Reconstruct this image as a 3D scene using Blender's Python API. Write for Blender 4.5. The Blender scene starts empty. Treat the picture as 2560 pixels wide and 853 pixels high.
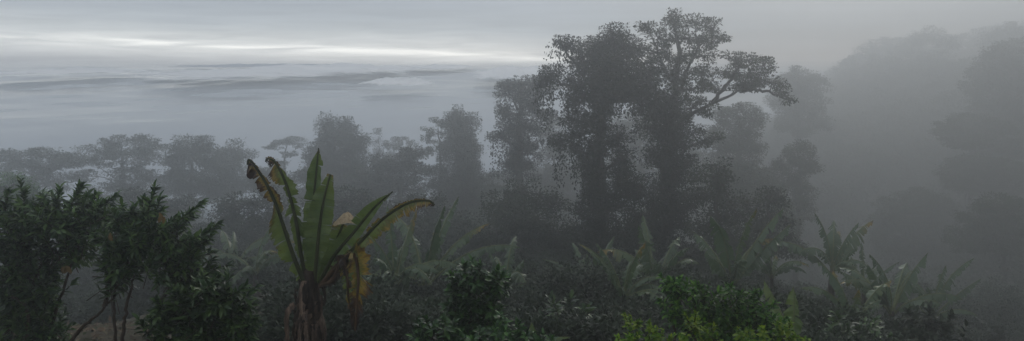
import bpy, math, random
import numpy as np
from mathutils import Vector

RS = np.random.RandomState
D = bpy.data
SC = bpy.context.scene
COL = SC.collection
F = 1828.0                                  # focal length in pixels of the 2560 px wide frame
PITCH = math.atan((426.5 - 140.0) / F)
CP, SP = math.cos(PITCH), math.sin(PITCH)


def at(px, py, Y):
    """World point seen at pixel (px, py) at distance Y in front of the camera (eye at the origin)."""
    xc, yc = (px - 1280.0) / F, (426.5 - py) / F
    d = np.array([xc, CP + yc * SP, -SP + yc * CP])
    return d * (Y / d[1])


# ----------------------------------------------------------------- mesh helpers
def norm(v):
    v = np.asarray(v, float)
    return v / np.maximum(np.linalg.norm(v, axis=-1, keepdims=True), 1e-9)


class MB:
    def __init__(self):
        self.v, self.q, self.t, self.n, self.att = [], [], [], 0, []

    def add(self, verts, quads=None, tris=None, att=None):
        verts = np.asarray(verts, np.float32).reshape(-1, 3)
        self.v.append(verts)
        if quads is not None and len(quads):
            self.q.append(np.asarray(quads, np.int64).reshape(-1, 4) + self.n)
        if tris is not None and len(tris):
            self.t.append(np.asarray(tris, np.int64).reshape(-1, 3) + self.n)
        self.att.append(np.zeros(len(verts), np.float32) if att is None else np.asarray(att, np.float32))
        self.n += len(verts)

    def tube(self, pts, rad, n=6, cap=True):
        pts = np.asarray(pts, float)
        m = len(pts)
        rad = np.broadcast_to(np.asarray(rad, float), (m,)) if np.ndim(rad) else np.full(m, rad)
        tan = norm(np.gradient(pts, axis=0))
        ref = np.array([0.31, 0.95, 0.05])
        a = norm(np.cross(tan, ref) + 1e-6)
        b = np.cross(tan, a)
        ang = np.arange(n) * 2 * math.pi / n
        ring = a[:, None, :] * np.cos(ang)[None, :, None] + b[:, None, :] * np.sin(ang)[None, :, None]
        v = (pts[:, None, :] + ring * rad[:, None, None]).reshape(-1, 3)
        i = np.arange(m - 1)[:, None] * n
        k = np.arange(n)[None, :]
        k2 = (k + 1) % n
        q = np.stack([i + k, i + k2, i + n + k2, i + n + k], -1).reshape(-1, 4)
        tr = None
        if cap:
            v = np.vstack([v, pts[-1:]])
            kk = np.arange(n)
            tr = np.stack([(m - 1) * n + kk, (m - 1) * n + (kk + 1) % n, np.full(n, m * n)], -1)
        self.add(v, q, tr)

    def leaves(self, pos, dr, nr, L, W, shape='fold', droop=0.15):
        N = len(pos)
        if N == 0:
            return
        dr = norm(dr)
        side = norm(np.cross(dr, nr))
        up = np.cross(side, dr)
        L = np.broadcast_to(L, (N,))[:, None]
        W = np.broadcast_to(W, (N,))[:, None] * 0.5

        def p(t, s, h):
            return pos + dr * L * t + side * W * s + up * L * h
        base = np.arange(N)[:, None]
        if shape == 'quad':
            V = np.stack([p(0, 0, 0), p(.45, 1, 0), p(1, 0, -droop), p(.45, -1, 0)], 1)
            q = base * 4 + np.array([[0, 1, 2, 3]])
            self.add(V.reshape(-1, 3), q)
        elif shape == 'fold':
            V = np.stack([p(0, 0, 0), p(.42, 1, .07), p(1, 0, -droop), p(.42, -1, .07), p(.5, 0, .0)], 1)
            q = (base[:, :, None] * 5 + np.array([[[0, 1, 2, 4], [0, 4, 2, 3]]])).reshape(-1, 4)
            self.add(V.reshape(-1, 3), q)
        else:   # oval leaf with a folded midrib
            V = np.stack([p(0, 0, 0), p(.22, .8, .06), p(.55, 1, .05), p(.82, .6, -droop * .5), p(1, 0, -droop),
                          p(.82, -.6, -droop * .5), p(.55, -1, .05), p(.22, -.8, .06), p(.3, 0, .0), p(.7, 0, -droop * .4)], 1)
            q = (base[:, :, None] * 10 + np.array([[[1, 2, 9, 8], [8, 9, 6, 7]]])).reshape(-1, 4)
            t = (base[:, :, None] * 10 + np.array([[[0, 1, 8], [0, 8, 7], [2, 3, 9], [3, 4, 9], [4, 5, 9], [5, 6, 9]]])).reshape(-1, 3)
            self.add(V.reshape(-1, 3), q, t)

    def mesh(self, name, smooth=False):
        me = D.meshes.new(name)
        v = np.concatenate(self.v) if self.v else np.zeros((0, 3), np.float32)
        q = np.concatenate(self.q) if self.q else np.zeros((0, 4), np.int64)
        t = np.concatenate(self.t) if self.t else np.zeros((0, 3), np.int64)
        me.vertices.add(len(v))
        me.vertices.foreach_set('co', v.astype(np.float32).ravel())
        loops = np.concatenate([q.ravel(), t.ravel()]).astype(np.int32)
        me.loops.add(len(loops))
        me.loops.foreach_set('vertex_index', loops)
        me.polygons.add(len(q) + len(t))
        start = np.concatenate([np.arange(len(q)) * 4, len(q) * 4 + np.arange(len(t)) * 3]).astype(np.int32)
        me.polygons.foreach_set('loop_start', start)
        if smooth:
            me.polygons.foreach_set('use_smooth', np.ones(len(q) + len(t), bool))
        me.update(calc_edges=True)
        a = np.concatenate(self.att) if self.att else np.zeros(0, np.float32)
        if len(a) and a.any():
            me.attributes.new('wither_fade', 'FLOAT', 'POINT').data.foreach_set('value', a)
        me.validate()
        return me

    def build(self, name, mat, parent=None, smooth=False):
        me = self.mesh(name, smooth)
        me.materials.append(mat)
        o = D.objects.new(name, me)
        COL.objects.link(o)
        if parent is not None:
            o.parent = parent
        return o


def tag(o, label=None, cat=None, group=None, kind=None):
    if label: o['label'] = label
    if cat: o['category'] = cat
    if group: o['group'] = group
    if kind: o['kind'] = kind
    return o


def thing(name, loc, label, cat, group=None):
    o = D.objects.new(name, None)
    o.empty_display_size = 0.2
    COL.objects.link(o)
    o.location = Vector([float(c) for c in loc])
    return tag(o, label, cat, group)


def copy_tree(o, parent=None):
    c = o.copy()
    COL.objects.link(c)
    if parent is not None:
        c.parent = parent
    for ch in list(o.children):
        copy_tree(ch, c)
    return c


def spline(pts, n):
    """Catmull-Rom through pts, n samples."""
    p = np.asarray(pts, float)
    p = np.vstack([2 * p[0] - p[1], p, 2 * p[-1] - p[-2]])
    seg = len(p) - 3
    u = np.linspace(0, seg - 1e-6, n)
    i = u.astype(int)
    f = (u - i)[:, None]
    a, b, c, d = p[i], p[i + 1], p[i + 2], p[i + 3]
    return 0.5 * (2 * b + (c - a) * f + (2 * a - 5 * b + 4 * c - d) * f ** 2 + (3 * b - a - 3 * c + d) * f ** 3)


# ----------------------------------------------------------------- materials
def nodes_of(m):
    m.use_nodes = True
    nt = m.node_tree
    nt.nodes.clear()
    return nt, nt.nodes, nt.links


def leaf_mat(name, cols, rough=0.5, trans=0.25, spec=0.3, tint=None):
    m = D.materials.new(name)
    nt, N, L = nodes_of(m)
    out = N.new('ShaderNodeOutputMaterial')
    geo = N.new('ShaderNodeNewGeometry')
    cr = N.new('ShaderNodeValToRGB')
    el = cr.color_ramp.elements
    pos = np.linspace(0, 1, len(cols)) if not isinstance(cols[0][0], tuple) else None
    stops = [(c[1], c[0]) if isinstance(c[0], tuple) else (p, c) for p, c in zip(pos if pos is not None else cols, cols)]
    el[0].position, el[0].color = stops[0][0], (*stops[0][1], 1)
    el[1].position, el[1].color = stops[-1][0], (*stops[-1][1], 1)
    for p, c in stops[1:-1]:
        e = el.new(p)
        e.color = (*c, 1)
    L.new(geo.outputs['Random Per Island'], cr.inputs['Fac'])
    noise = N.new('ShaderNodeTexNoise')
    noise.inputs['Scale'].default_value = 0.9
    tc = N.new('ShaderNodeTexCoord')
    L.new(tc.outputs['Object'], noise.inputs['Vector'])
    mp = N.new('ShaderNodeMapRange')
    mp.inputs[1].default_value, mp.inputs[2].default_value = .3, .7
    mp.inputs[3].default_value, mp.inputs[4].default_value = .65, 1.35
    L.new(noise.outputs['Fac'], mp.inputs[0])
    mul = N.new('ShaderNodeVectorMath')
    mul.operation = 'SCALE'
    L.new(cr.outputs['Color'], mul.inputs[0])
    L.new(mp.outputs[0], mul.inputs['Scale'])
    bs = N.new('ShaderNodeBsdfPrincipled')
    bs.inputs['Roughness'].default_value = rough
    bs.inputs['Specular IOR Level'].default_value = spec
    L.new(mul.outputs[0], bs.inputs['Base Color'])
    tr = N.new('ShaderNodeBsdfTranslucent')
    L.new(mul.outputs[0], tr.inputs['Color'])
    mix = N.new('ShaderNodeMixShader')
    mix.inputs[0].default_value = trans
    L.new(bs.outputs[0], mix.inputs[1])
    L.new(tr.outputs[0], mix.inputs[2])
    L.new(mix.outputs[0], out.inputs['Surface'])
    return m


def bark_mat(name, c1, c2, scale=6.0, stretch=0.15, vary=0.0):
    m = D.materials.new(name)
    nt, N, L = nodes_of(m)
    out = N.new('ShaderNodeOutputMaterial')
    bs = N.new('ShaderNodeBsdfPrincipled')
    bs.inputs['Roughness'].default_value = .85
    bs.inputs['Specular IOR Level'].default_value = .15
    tc = N.new('ShaderNodeTexCoord')
    mp = N.new('ShaderNodeMapping')
    mp.inputs['Scale'].default_value = (1, 1, stretch)
    no = N.new('ShaderNodeTexNoise')
    no.inputs['Scale'].default_value = scale
    no.inputs['Detail'].default_value = 8
    no.inputs['Roughness'].default_value = .7
    cr = N.new('ShaderNodeValToRGB')
    cr.color_ramp.elements[0].position, cr.color_ramp.elements[0].color = .35, (*c1, 1)
    cr.color_ramp.elements[1].position, cr.color_ramp.elements[1].color = .68, (*c2, 1)
    bu = N.new('ShaderNodeBump')
    bu.inputs['Strength'].default_value = .6
    bu.inputs['Distance'].default_value = .03
    L.new(tc.outputs['Object'], mp.inputs['Vector'])
    L.new(mp.outputs[0], no.inputs['Vector'])
    L.new(no.outputs['Fac'], cr.inputs['Fac'])
    oi = N.new('ShaderNodeObjectInfo')
    vr = N.new('ShaderNodeMapRange')
    vr.inputs[3].default_value, vr.inputs[4].default_value = 1 - vary, 1 + vary
    L.new(oi.outputs['Random'], vr.inputs[0])
    ml = N.new('ShaderNodeVectorMath')
    ml.operation = 'SCALE'
    L.new(cr.outputs[0], ml.inputs[0])
    L.new(vr.outputs[0], ml.inputs['Scale'])
    L.new(ml.outputs[0], bs.inputs['Base Color'])
    L.new(no.outputs['Fac'], bu.inputs['Height'])
    L.new(bu.outputs[0], bs.inputs['Normal'])
    L.new(bs.outputs[0], out.inputs['Surface'])
    return m


def blade_mat(name, green1, green2, noise_amt=.35, scale=9.0):
    """Banana leaf: the 'wither' attribute runs green > yellow > brown > almost black, broken up by noise."""
    m = D.materials.new(name)
    nt, N, L = nodes_of(m)
    out = N.new('ShaderNodeOutputMaterial')
    at_ = N.new('ShaderNodeAttribute')
    at_.attribute_name = 'wither_fade'
    tc = N.new('ShaderNodeTexCoord')
    no = N.new('ShaderNodeTexNoise')
    no.inputs['Scale'].default_value = scale
    no.inputs['Detail'].default_value = 7
    no.inputs['Roughness'].default_value = .65
    L.new(tc.outputs['Object'], no.inputs['Vector'])
    ma = N.new('ShaderNodeMath')
    ma.operation = 'MULTIPLY_ADD'
    ma.inputs[1].default_value = noise_amt
    L.new(no.outputs['Fac'], ma.inputs[0])
    L.new(at_.outputs['Fac'], ma.inputs[2])
    su = N.new('ShaderNodeMath')
    su.operation = 'SUBTRACT'
    su.inputs[1].default_value = noise_amt * .5
    L.new(ma.outputs[0], su.inputs[0])
    cr = N.new('ShaderNodeValToRGB')
    el = cr.color_ramp.elements
    el[0].position, el[0].color = 0.0, (*green1, 1)
    el[1].position, el[1].color = 1.0, (.016, .010, .008, 1)
    for p, c in ((.28, green2), (.40, (.10, .105, .024)), (.52, (.26, .18, .03)), (.63, (.085, .045, .017)), (.80, (.034, .02, .013))):
        e = el.new(p)
        e.color = (*c, 1)
    L.new(su.outputs[0], cr.inputs['Fac'])
    bs = N.new('ShaderNodeBsdfPrincipled')
    bs.inputs['Roughness'].default_value = .34
    bs.inputs['Specular IOR Level'].default_value = .5
    L.new(cr.outputs[0], bs.inputs['Base Color'])
    bu = N.new('ShaderNodeBump')
    bu.inputs['Strength'].default_value = .25
    bu.inputs['Distance'].default_value = .02
    L.new(no.outputs['Fac'], bu.inputs['Height'])
    L.new(bu.outputs[0], bs.inputs['Normal'])
    tr = N.new('ShaderNodeBsdfTranslucent')
    L.new(cr.outputs[0], tr.inputs['Color'])
    mix = N.new('ShaderNodeMixShader')
    mix.inputs[0].default_value = .3
    L.new(bs.outputs[0], mix.inputs[1])
    L.new(tr.outputs[0], mix.inputs[2])
    L.new(mix.outputs[0], out.inputs['Surface'])
    return m


M = dict(
    forest=leaf_mat('forest_foliage', [(.018, .026, .014), (.032, .046, .022), (.05, .062, .03)], .6, .2, .25),
    vine=leaf_mat('vine_foliage', [(.010, .015, .009), (.016, .024, .012), (.026, .035, .017)], .6, .12, .2),
    open=leaf_mat('open_crown_foliage', [(.02, .03, .014), (.04, .055, .024), (.065, .07, .032)], .55, .22, .25),
    misty=leaf_mat('hillside_foliage', [(.022, .034, .016), (.045, .06, .026)], .7, .2, .15),
    shrub=leaf_mat('shrub_foliage', [(.013, .035, .011), (.03, .068, .020), (.055, .108, .028), (.09, .155, .036)], .38, .2, .35),
    coffee=leaf_mat('rosette_foliage', [(.012, .034, .013), (.034, .09, .024), (.07, .16, .034)], .35, .2, .35),
    bush=leaf_mat('bush_foliage', [(.012, .045, .010), (.05, .145, .022), (.12, .25, .035)], .5, .25, .2),
    lime=leaf_mat('young_yellow_green_foliage', [(.04, .12, .010), (.13, .25, .015), (.27, .37, .025)], .5, .35, .15),
    under=leaf_mat('undergrowth_foliage', [(.016, .027, .013), (.02, .034, .015), (.027, .043, .018)], .6, .2, .25),
    yellow=leaf_mat('yellowed_leaf', [(.12, .08, .03), (.17, .115, .04)], .6, .3, .2),
    bark=bark_mat('grey_bark', (.03, .027, .022), (.11, .10, .085), 5, .3),
    stem=bark_mat('shrub_bark', (.025, .018, .013), (.09, .065, .045), 14, .3),
    sheath=bark_mat('dry_sheath', (.016, .011, .009), (.19, .135, .098), 26, .1, .75),
    pstem=bark_mat('pseudostem', (.014, .010, .008), (.06, .042, .03), 16, .12),
    ribpale=bark_mat('pale_midrib', (.09, .11, .05), (.17, .19, .085), 10, .3),
    rib=bark_mat('midrib', (.025, .035, .014), (.07, .075, .03), 10, .3),
    ribdry=bark_mat('dry_midrib', (.035, .02, .014), (.12, .075, .04), 10, .3),
    blade=blade_mat('banana_blade', (.072, .122, .034), (.14, .19, .04)),
    blade_far=blade_mat('grove_banana_blade', (.052, .096, .044), (.085, .13, .05), .18, 5.0),
)

# ----------------------------------------------------------------- terrain
AZ = np.radians([-180, -60, -36, -18, 0, 14, 24, 37, 70, 180])
DI = np.array([0, 8, 15, 22, 40, 60, 80, 100, 120, 145, 165, 190, 260.])
TZ = np.array([
    [-1.8, -1.6, -1.2, -.5, 2, 3, 4, 4, 4, 4, 4, 4, 4],
    [-1.8, -4.0, -4.6, -5.5, -8, -12, -16, -20, -24, -28, -30, -34, -40],
    [-1.8, -4.2, -5.0, -7.2, -13, -17, -20, -23, -31, -38, -42, -46, -50],
    [-1.8, -4.3, -5.6, -7.4, -12, -16.5, -20, -24.5, -34, -42, -46, -50, -54],
    [-1.8, -4.5, -6.5, -7.8, -12, -17, -21, -27, -38, -45, -48, -50, -54],
    [-1.8, -4.5, -6.5, -8.2, -13.5, -21, -28, -30, -28, -20, -9, -8, -10],
    [-1.8, -4.5, -6.5, -8.4, -14, -21, -28, -29, -25, -14, -3, 0, 0],
    [-1.8, -4.5, -7.0, -9.5, -15, -19, -20, -18, -14, -8, -1, 2, 2],
    [-1.8, -4.0, -5.5, -7.5, -10, -10, -9, -8, -6, -3, 0, 2, 2],
    [-1.8, -1.6, -1.2, -.5, 2, 3, 4, 4, 4, 4, 4, 4, 4]])


def gz(x, y):
    x, y = np.asarray(x, float), np.asarray(y, float)
    d = np.hypot(x, y)
    a = np.arctan2(x, y)
    ia = np.clip(np.searchsorted(AZ, a) - 1, 0, len(AZ) - 2)
    fa = np.clip((a - AZ[ia]) / (AZ[ia + 1] - AZ[ia]), 0, 1)
    fa = fa * fa * (3 - 2 * fa)
    idd = np.clip(np.searchsorted(DI, d) - 1, 0, len(DI) - 2)
    fd = np.clip((d - DI[idd]) / (DI[idd + 1] - DI[idd]), 0, 1)
    z = (TZ[ia, idd] * (1 - fa) + TZ[ia + 1, idd] * fa) * (1 - fd) + (TZ[ia, idd + 1] * (1 - fa) + TZ[ia + 1, idd + 1] * fa) * fd
    z = z + .35 * np.sin(x * .31 + y * .17) * np.sin(y * .27 - x * .1) * np.clip(d / 20, .15, 2)
    return z


# the haze box is turned 20 degrees to the left: n runs out over the valley, u along the slope to the right
BN = np.array([math.sin(math.radians(-20)), math.cos(math.radians(-20))])
BU = np.array([BN[1], -BN[0]])
N0, N1, U0, U1 = -50.0, 120.0, -80.0, 205.0
TOP = 11.5


def nu(n, u):
    return n[..., None] * BN + u[..., None] * BU


def ground_material():
    m = D.materials.new('forest_floor')
    nt, N, L = nodes_of(m)
    out = N.new('ShaderNodeOutputMaterial')
    bs = N.new('ShaderNodeBsdfPrincipled')
    bs.inputs['Roughness'].default_value = .95
    bs.inputs['Specular IOR Level'].default_value = .1
    tc = N.new('ShaderNodeTexCoord')
    n1 = N.new('ShaderNodeTexNoise')
    n1.inputs['Scale'].default_value = 1.4
    n1.inputs['Detail'].default_value = 10
    n1.inputs['Roughness'].default_value = .75
    n2 = N.new('ShaderNodeTexNoise')
    n2.inputs['Scale'].default_value = 14
    n2.inputs['Detail'].default_value = 6
    L.new(tc.outputs['Object'], n1.inputs['Vector'])
    L.new(tc.outputs['Object'], n2.inputs['Vector'])
    cr = N.new('ShaderNodeValToRGB')
    el = cr.color_ramp.elements
    el[0].position, el[0].color = .3, (.022, .028, .014, 1)
    el[1].position, el[1].color = .75, (.075, .058, .042, 1)
    e = el.new(.52)
    e.color = (.055, .048, .03, 1)
    L.new(n1.outputs['Fac'], cr.inputs['Fac'])
    mx = N.new('ShaderNodeMixRGB')
    mx.blend_type = 'OVERLAY'
    mx.inputs[0].default_value = .7
    L.new(cr.outputs[0], mx.inputs[1])
    L.new(n2.outputs['Fac'], mx.inputs[2])
    L.new(mx.outputs[0], bs.inputs['Base Color'])
    bu = N.new('ShaderNodeBump')
    bu.inputs['Strength'].default_value = .8
    bu.inputs['Distance'].default_value = .12
    L.new(n2.outputs['Fac'], bu.inputs['Height'])
    L.new(bu.outputs[0], bs.inputs['Normal'])
    L.new(bs.outputs[0], out.inputs['Surface'])
    return m


def build_ground():
    nn, uu = np.arange(N0 + 2, N1 - 1.9, 1.6), np.arange(U0 + 2, U1 - 1.9, 1.6)
    A, B = np.meshgrid(nn, uu, indexing='ij')
    xy = nu(A, B)
    z = gz(xy[..., 0], xy[..., 1])
    mb = MB()
    V = np.dstack([xy, z]).reshape(-1, 3)
    a, b = A.shape
    i = (np.arange(a - 1)[:, None] * b + np.arange(b - 1)[None, :]).reshape(-1, 1)
    mb.add(V, i + np.array([[0, b, b + 1, 1]]))
    o = mb.build('ground', ground_material(), smooth=True)
    tag(o, 'brown and green forest floor sloping down from the viewpoint', kind='structure')


build_ground()


# ----------------------------------------------------------------- crowns
LPC, COV = 9.0, 1.6


def rand_unit(r, n):
    return norm(r.normal(size=(n, 3)))


def crown(mb, r, blobs, clump, leaf, lpc, cover=1.0, flat=.6, twigs=None, shape='quad', shell=.5, up=.15):
    """Fill ellipsoids (centre, radii) with leaf clumps. cover ~ clumps per visible surface."""
    P, Dr, Nr, Ln = [], [], [], []
    for c, ra in blobs:
        area = (ra[0] * ra[1] + ra[0] * ra[2] + ra[1] * ra[2]) * 4.19
        n = max(3, int(COV * cover * area / (clump * clump * 3.0)))
        d = rand_unit(r, n)
        d[:, 2] = d[:, 2] + up
        d = norm(d)
        rr = shell + (1.08 - shell) * r.rand(n) ** .6
        cc = c + d * ra * rr[:, None]
        if twigs is not None:
            for k in range(n):
                if r.rand() < .75:
                    a = c + (cc[k] - c) * .05
                    mid = (a + cc[k]) * .5 + np.array([0, 0, -.1]) * np.linalg.norm(cc[k] - a) + r.normal(size=3) * .06
                    twigs.tube([a, mid, cc[k]], [clump * .12, clump * .08, clump * .03], 3, False)
        cs = clump * (.55 + .9 * r.rand(n))
        k = np.maximum(3, (LPC * lpc * (.6 + .8 * r.rand(n)) * (cs / clump) ** 1.3).astype(int))
        idx = np.repeat(np.arange(n), k)
        g = np.clip(r.normal(size=(len(idx), 3)), -1.35, 1.35) * np.array([.5, .5, .5 * flat])
        pos = cc[idx] + g * cs[idx][:, None]
        dr = norm(g + d[idx] * .5 + r.normal(size=g.shape) * .35 + np.array([0, 0, -.15]))
        nr = norm(np.array([0, 0, 1.0]) + r.normal(size=g.shape) * .55)
        P.append(pos); Dr.append(dr); Nr.append(nr)
        Ln.append(leaf * (.6 + .8 * r.rand(len(idx))))
    P, Dr, Nr, Ln = map(np.concatenate, (P, Dr, Nr, Ln))
    Ln = Ln * .49
    mb.leaves(P, Dr, Nr, Ln, Ln * .62, shape)


def strands(mb, r, blobs, n_per, length, leaf):
    """Hanging creeper strands under crown ellipsoids."""
    for c, ra in blobs:
        n = r.poisson(n_per)
        for _ in range(n):
            a = r.rand() * 2 * math.pi
            q = math.sqrt(r.rand())
            s = c + ra * np.array([math.cos(a) * q, math.sin(a) * q, -.35 * (1 - q * q) ** .5 - .1])
            ln = length * (.3 + r.rand())
            k = max(4, int(ln / leaf * 2.6))
            t = np.sort(r.rand(k))
            w = .16 + .22 * r.rand()
            sway = r.normal(size=2) * .12
            pos = s + np.stack([sway[0] * t + r.normal(size=k) * w * (1 - t * .7), sway[1] * t + r.normal(size=k) * w * (1 - t * .7), -ln * t], 1)
            dr = norm(np.array([0, 0, -1.0]) + r.normal(size=(k, 3)) * .6)
            mb.leaves(pos, dr, norm(r.normal(size=(k, 3)) + np.array([0, -.3, .5])), leaf * (.6 + .7 * r.rand(k)), leaf * .55, 'quad')


def tree(name, label, cat, Y, blobs, trunk, mat='forest', seed=1, clump=.8, leaf=.34, lpc=14, cover=1.0, flat=.6,
         vine=0, vlen=2.0, twig=True, shell=.5, group=None, tr=.35, shape='quad', depth=.9, boughs=()):
    """blobs: (px, py, rx, ry[, dY]) ellipses of the crown; trunk: (px, py) points from the top of the trunk downward."""
    r = RS(seed)
    s = Y / F * 1.0
    bl = []
    for b in blobs:
        dy = b[4] if len(b) > 4 else r.uniform(-1, 1) * min(b[2] * s, 2.5) * .8
        c = at(b[0], b[1], Y + dy)
        bl.append((c, np.array([b[2] * s, depth * .5 * (b[2] + b[3]) * s * 1.15, b[3] * s]) * .98))
    tp = [at(p[0], p[1], Y) for p in trunk]
    bx, by = tp[-1][0], tp[-1][1]
    base = np.array([bx, by, float(gz(bx, by))])
    root = thing(name, base, label, cat, group)
    bl = [(c - base, ra) for c, ra in bl]
    path = [np.array([0, 0, -.4])] + [p - base for p in tp[::-1]]
    path = [p for i, p in enumerate(path) if i == 0 or p[2] > path[0][2] + .6]
    if len(path) < 2:
        path.append(np.array([0, 0, 2.0]))
    sp = spline(path, 24)
    r_ = np.random.RandomState(seed + 7)
    sp[1:-1] += r_.normal(size=(22, 3)) * .05
    rad = tr * (1.25 - .95 * np.linspace(0, 1, 24))
    tb = MB()
    tb.tube(sp, rad, 8)
    br = MB()
    cand, crad = [sp[5:]], [rad[5:] * .5]
    for bg_ in boughs:
        bp = [at(p[0], p[1], Y + (p[2] if len(p) > 2 else 0)) - base for p in bg_]
        q = spline(bp, 16)
        q[1:] += r.normal(size=(15, 3)) * .04
        rr_ = np.linspace(tr * .34, tr * .1, 16)
        br.tube(q, rr_, 6)
        cand.append(q[3:])
        crad.append(rr_[3:] * .8)
    cand, crad = np.concatenate(cand), np.concatenate(crad)
    for c, ra in bl:
        dd = np.linalg.norm(cand - c, axis=1) + 1.5 * np.maximum(0, cand[:, 2] - c[2] + .4)
        k = int(np.argmin(np.abs(dd - min(dd.min() * 1.15, dd.max()))))
        a = cand[k]
        ln = np.linalg.norm(c - a)
        if ln < .3:
            continue
        mid = a * .45 + c * .55 + np.array([0, 0, (.16 - .3 * r.rand()) * ln]) + r.normal(size=3) * .09 * ln
        pts = spline([a, mid, c], 9)
        br.tube(pts, np.linspace(min(crad[k] * .7, tr * .26), tr * .06, 9), 5)
        # secondary limbs inside the ellipsoid
        for d in rand_unit(r, 4):
            e = c + d * ra * .8
            br.tube([pts[6], (pts[6] + e) / 2 + r.normal(size=3) * .08 * ln, e], [tr * .07, tr * .05, tr * .025], 4, False)
    cm = MB()
    crown(cm, r, bl, clump, leaf, lpc, cover, flat, br if twig else None, shape, shell)
    tb.build('trunk', M['bark'], root, True)
    if br.n:
        br.build('limb', M['bark'], root, True)
    if vine and vine <= 2:
        strands(cm, r, bl, vine, vlen, leaf * .8)
    cm.build('crown', M[mat], root)
    if vine > 2:
        vm = MB()
        strands(vm, r, bl, vine, vlen, leaf * .8)
        if vm.n:
            vm.build('vine_curtain', M['vine'], root)
    return root


# left row along the drop-off --------------------------------------------------
tree('canopy_tree', 'low wide grey-green canopy at the left edge behind the dark shrubs', 'tree', 74,
     [(40, 400, 70, 22), (110, 392, 70, 16), (175, 402, 45, 16), (15, 430, 50, 24), (110, 425, 60, 20), (60, 460, 80, 24), (150, 455, 50, 20)],
     [(80, 400), (85, 480)], seed=11, clump=.9, leaf=.4, cover=.8, flat=.45, group=None)
tree('canopy_tree', 'layered flat-topped tree with bright gaps between its leaf tiers', 'tree', 77,
     [(300, 356, 45, 13), (350, 352, 40, 12), (245, 378, 45, 14), (385, 372, 32, 12), (310, 385, 70, 12), (230, 405, 50, 12), (375, 400, 40, 13),
      (300, 420, 50, 12), (215, 440, 45, 12), (380, 445, 50, 14), (300, 455, 45, 14), (340, 480, 70, 26), (260, 490, 60, 24)],
     [(305, 380), (310, 460), (315, 520)], seed=12, clump=.75, leaf=.36, cover=.7, flat=.4, tr=.4)
tree('canopy_tree', 'dense dome-shaped tree at the drop-off right of the flat-topped tree', 'tree', 76,
     [(480, 362, 42, 18), (455, 378, 36, 16), (515, 378, 36, 18), (480, 400, 60, 22), (430, 420, 40, 18), (530, 420, 40, 20), (480, 445, 70, 18), (440, 470, 60, 22), (520, 475, 60, 26)],
     [(480, 390), (478, 500)], seed=13, clump=.85, leaf=.38, cover=1.1, flat=.55, tr=.38)
tree('canopy_tree', 'soft rounded tree behind and right of the dense dome-shaped tree', 'tree', 82,
     [(585, 376, 36, 17), (560, 392, 30, 16), (608, 395, 24, 18), (580, 420, 48, 22), (600, 455, 45, 26), (560, 470, 50, 26)],
     [(585, 400), (585, 500)], seed=14, clump=.8, leaf=.38, cover=.9, flat=.6)
tree('umbrella_tree', 'pale sparse umbrella-shaped tree just left of the tall vine-draped tree', 'tree', 94,
     [(735, 350, 28, 6), (700, 358, 28, 6), (685, 372, 22, 6), (745, 365, 18, 5), (715, 385, 25, 6), (695, 402, 22, 7)],
     [(715, 362), (712, 410), (712, 470)], seed=15, clump=.6, leaf=.3, cover=.75, flat=.35, tr=.22)
tree('vine_draped_tree', 'tall vine-draped tree with knobbly top above the banana leaves', 'tree', 77,
     [(822, 300, 15, 12), (812, 322, 22, 16), (862, 312, 15, 12), (845, 330, 38, 20), (880, 325, 22, 14), (905, 342, 14, 7), (840, 360, 60, 26), (888, 362, 30, 18), (795, 382, 38, 24), (850, 400, 72, 32), (805, 430, 45, 35), (875, 440, 50, 35), (840, 480, 70, 40)],
     [(835, 330), (840, 420), (842, 510)], 'vine', seed=16, clump=.7, leaf=.34, cover=1.25, flat=.7, vine=5, vlen=2.2, tr=.4)
tree('slender_tree', 'faint slender tree in the mist beside the tall vine-draped tree', 'tree', 98,
     [(948, 330, 7, 10), (940, 352, 12, 10), (958, 362, 12, 9), (945, 380, 14, 12), (950, 405, 18, 14)],
     [(948, 340), (948, 430)], seed=17, clump=.5, leaf=.26, cover=.6, flat=.8, tr=.16)
tree('umbrella_tree', 'faint pale dome of a tree in mist between two vine-draped trees', 'tree', 97,
     [(1000, 352, 22, 7), (980, 362, 20, 7), (1025, 362, 18, 8), (1003, 380, 32, 12), (985, 400, 30, 12)],
     [(1000, 360), (1000, 440)], seed=18, clump=.6, leaf=.28, cover=.8, flat=.45, tr=.2)
tree('canopy_tree', 'dark low spreading tree in front of the faint pale dome', 'tree', 69,
     [(1010, 388, 36, 12), (965, 402, 36, 12), (1045, 385, 26, 12), (1000, 412, 55, 16), (960, 440, 50, 24), (1040, 430, 50, 28), (1000, 470, 80, 35), (930, 480, 60, 30)],
     [(1005, 400), (1000, 500)], 'vine', seed=19, clump=.75, leaf=.34, cover=1.1, flat=.5)
tree('open_tree', 'thin see-through tree leaning against the dense vine-covered tree', 'tree', 74,
     [(1090, 305, 22, 10), (1070, 325, 18, 12), (1100, 330, 20, 12), (1075, 350, 20, 12), (1105, 358, 16, 12), (1080, 378, 18, 10)],
     [(1095, 320), (1100, 400), (1105, 470)], 'open', seed=20, clump=.45, leaf=.24, cover=.5, flat=.6, tr=.2)
tree('vine_draped_tree', 'dense dark vine-covered tree with twin spiky tips left of the gap', 'tree', 71,
     [(1143, 278, 6, 10), (1122, 292, 6, 10), (1150, 295, 22, 12), (1175, 305, 18, 16), (1135, 312, 26, 16), (1160, 335, 34, 26), (1140, 365, 40, 28), (1178, 372, 22, 26), (1150, 410, 48, 34), (1175, 440, 36, 34), (1130, 460, 60, 40), (1190, 500, 50, 40), (1140, 530, 80, 45)],
     [(1150, 310), (1150, 420), (1152, 540)], 'vine', seed=21, clump=.6, leaf=.3, cover=1.35, flat=.75, vine=4, vlen=1.8, tr=.38)
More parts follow.
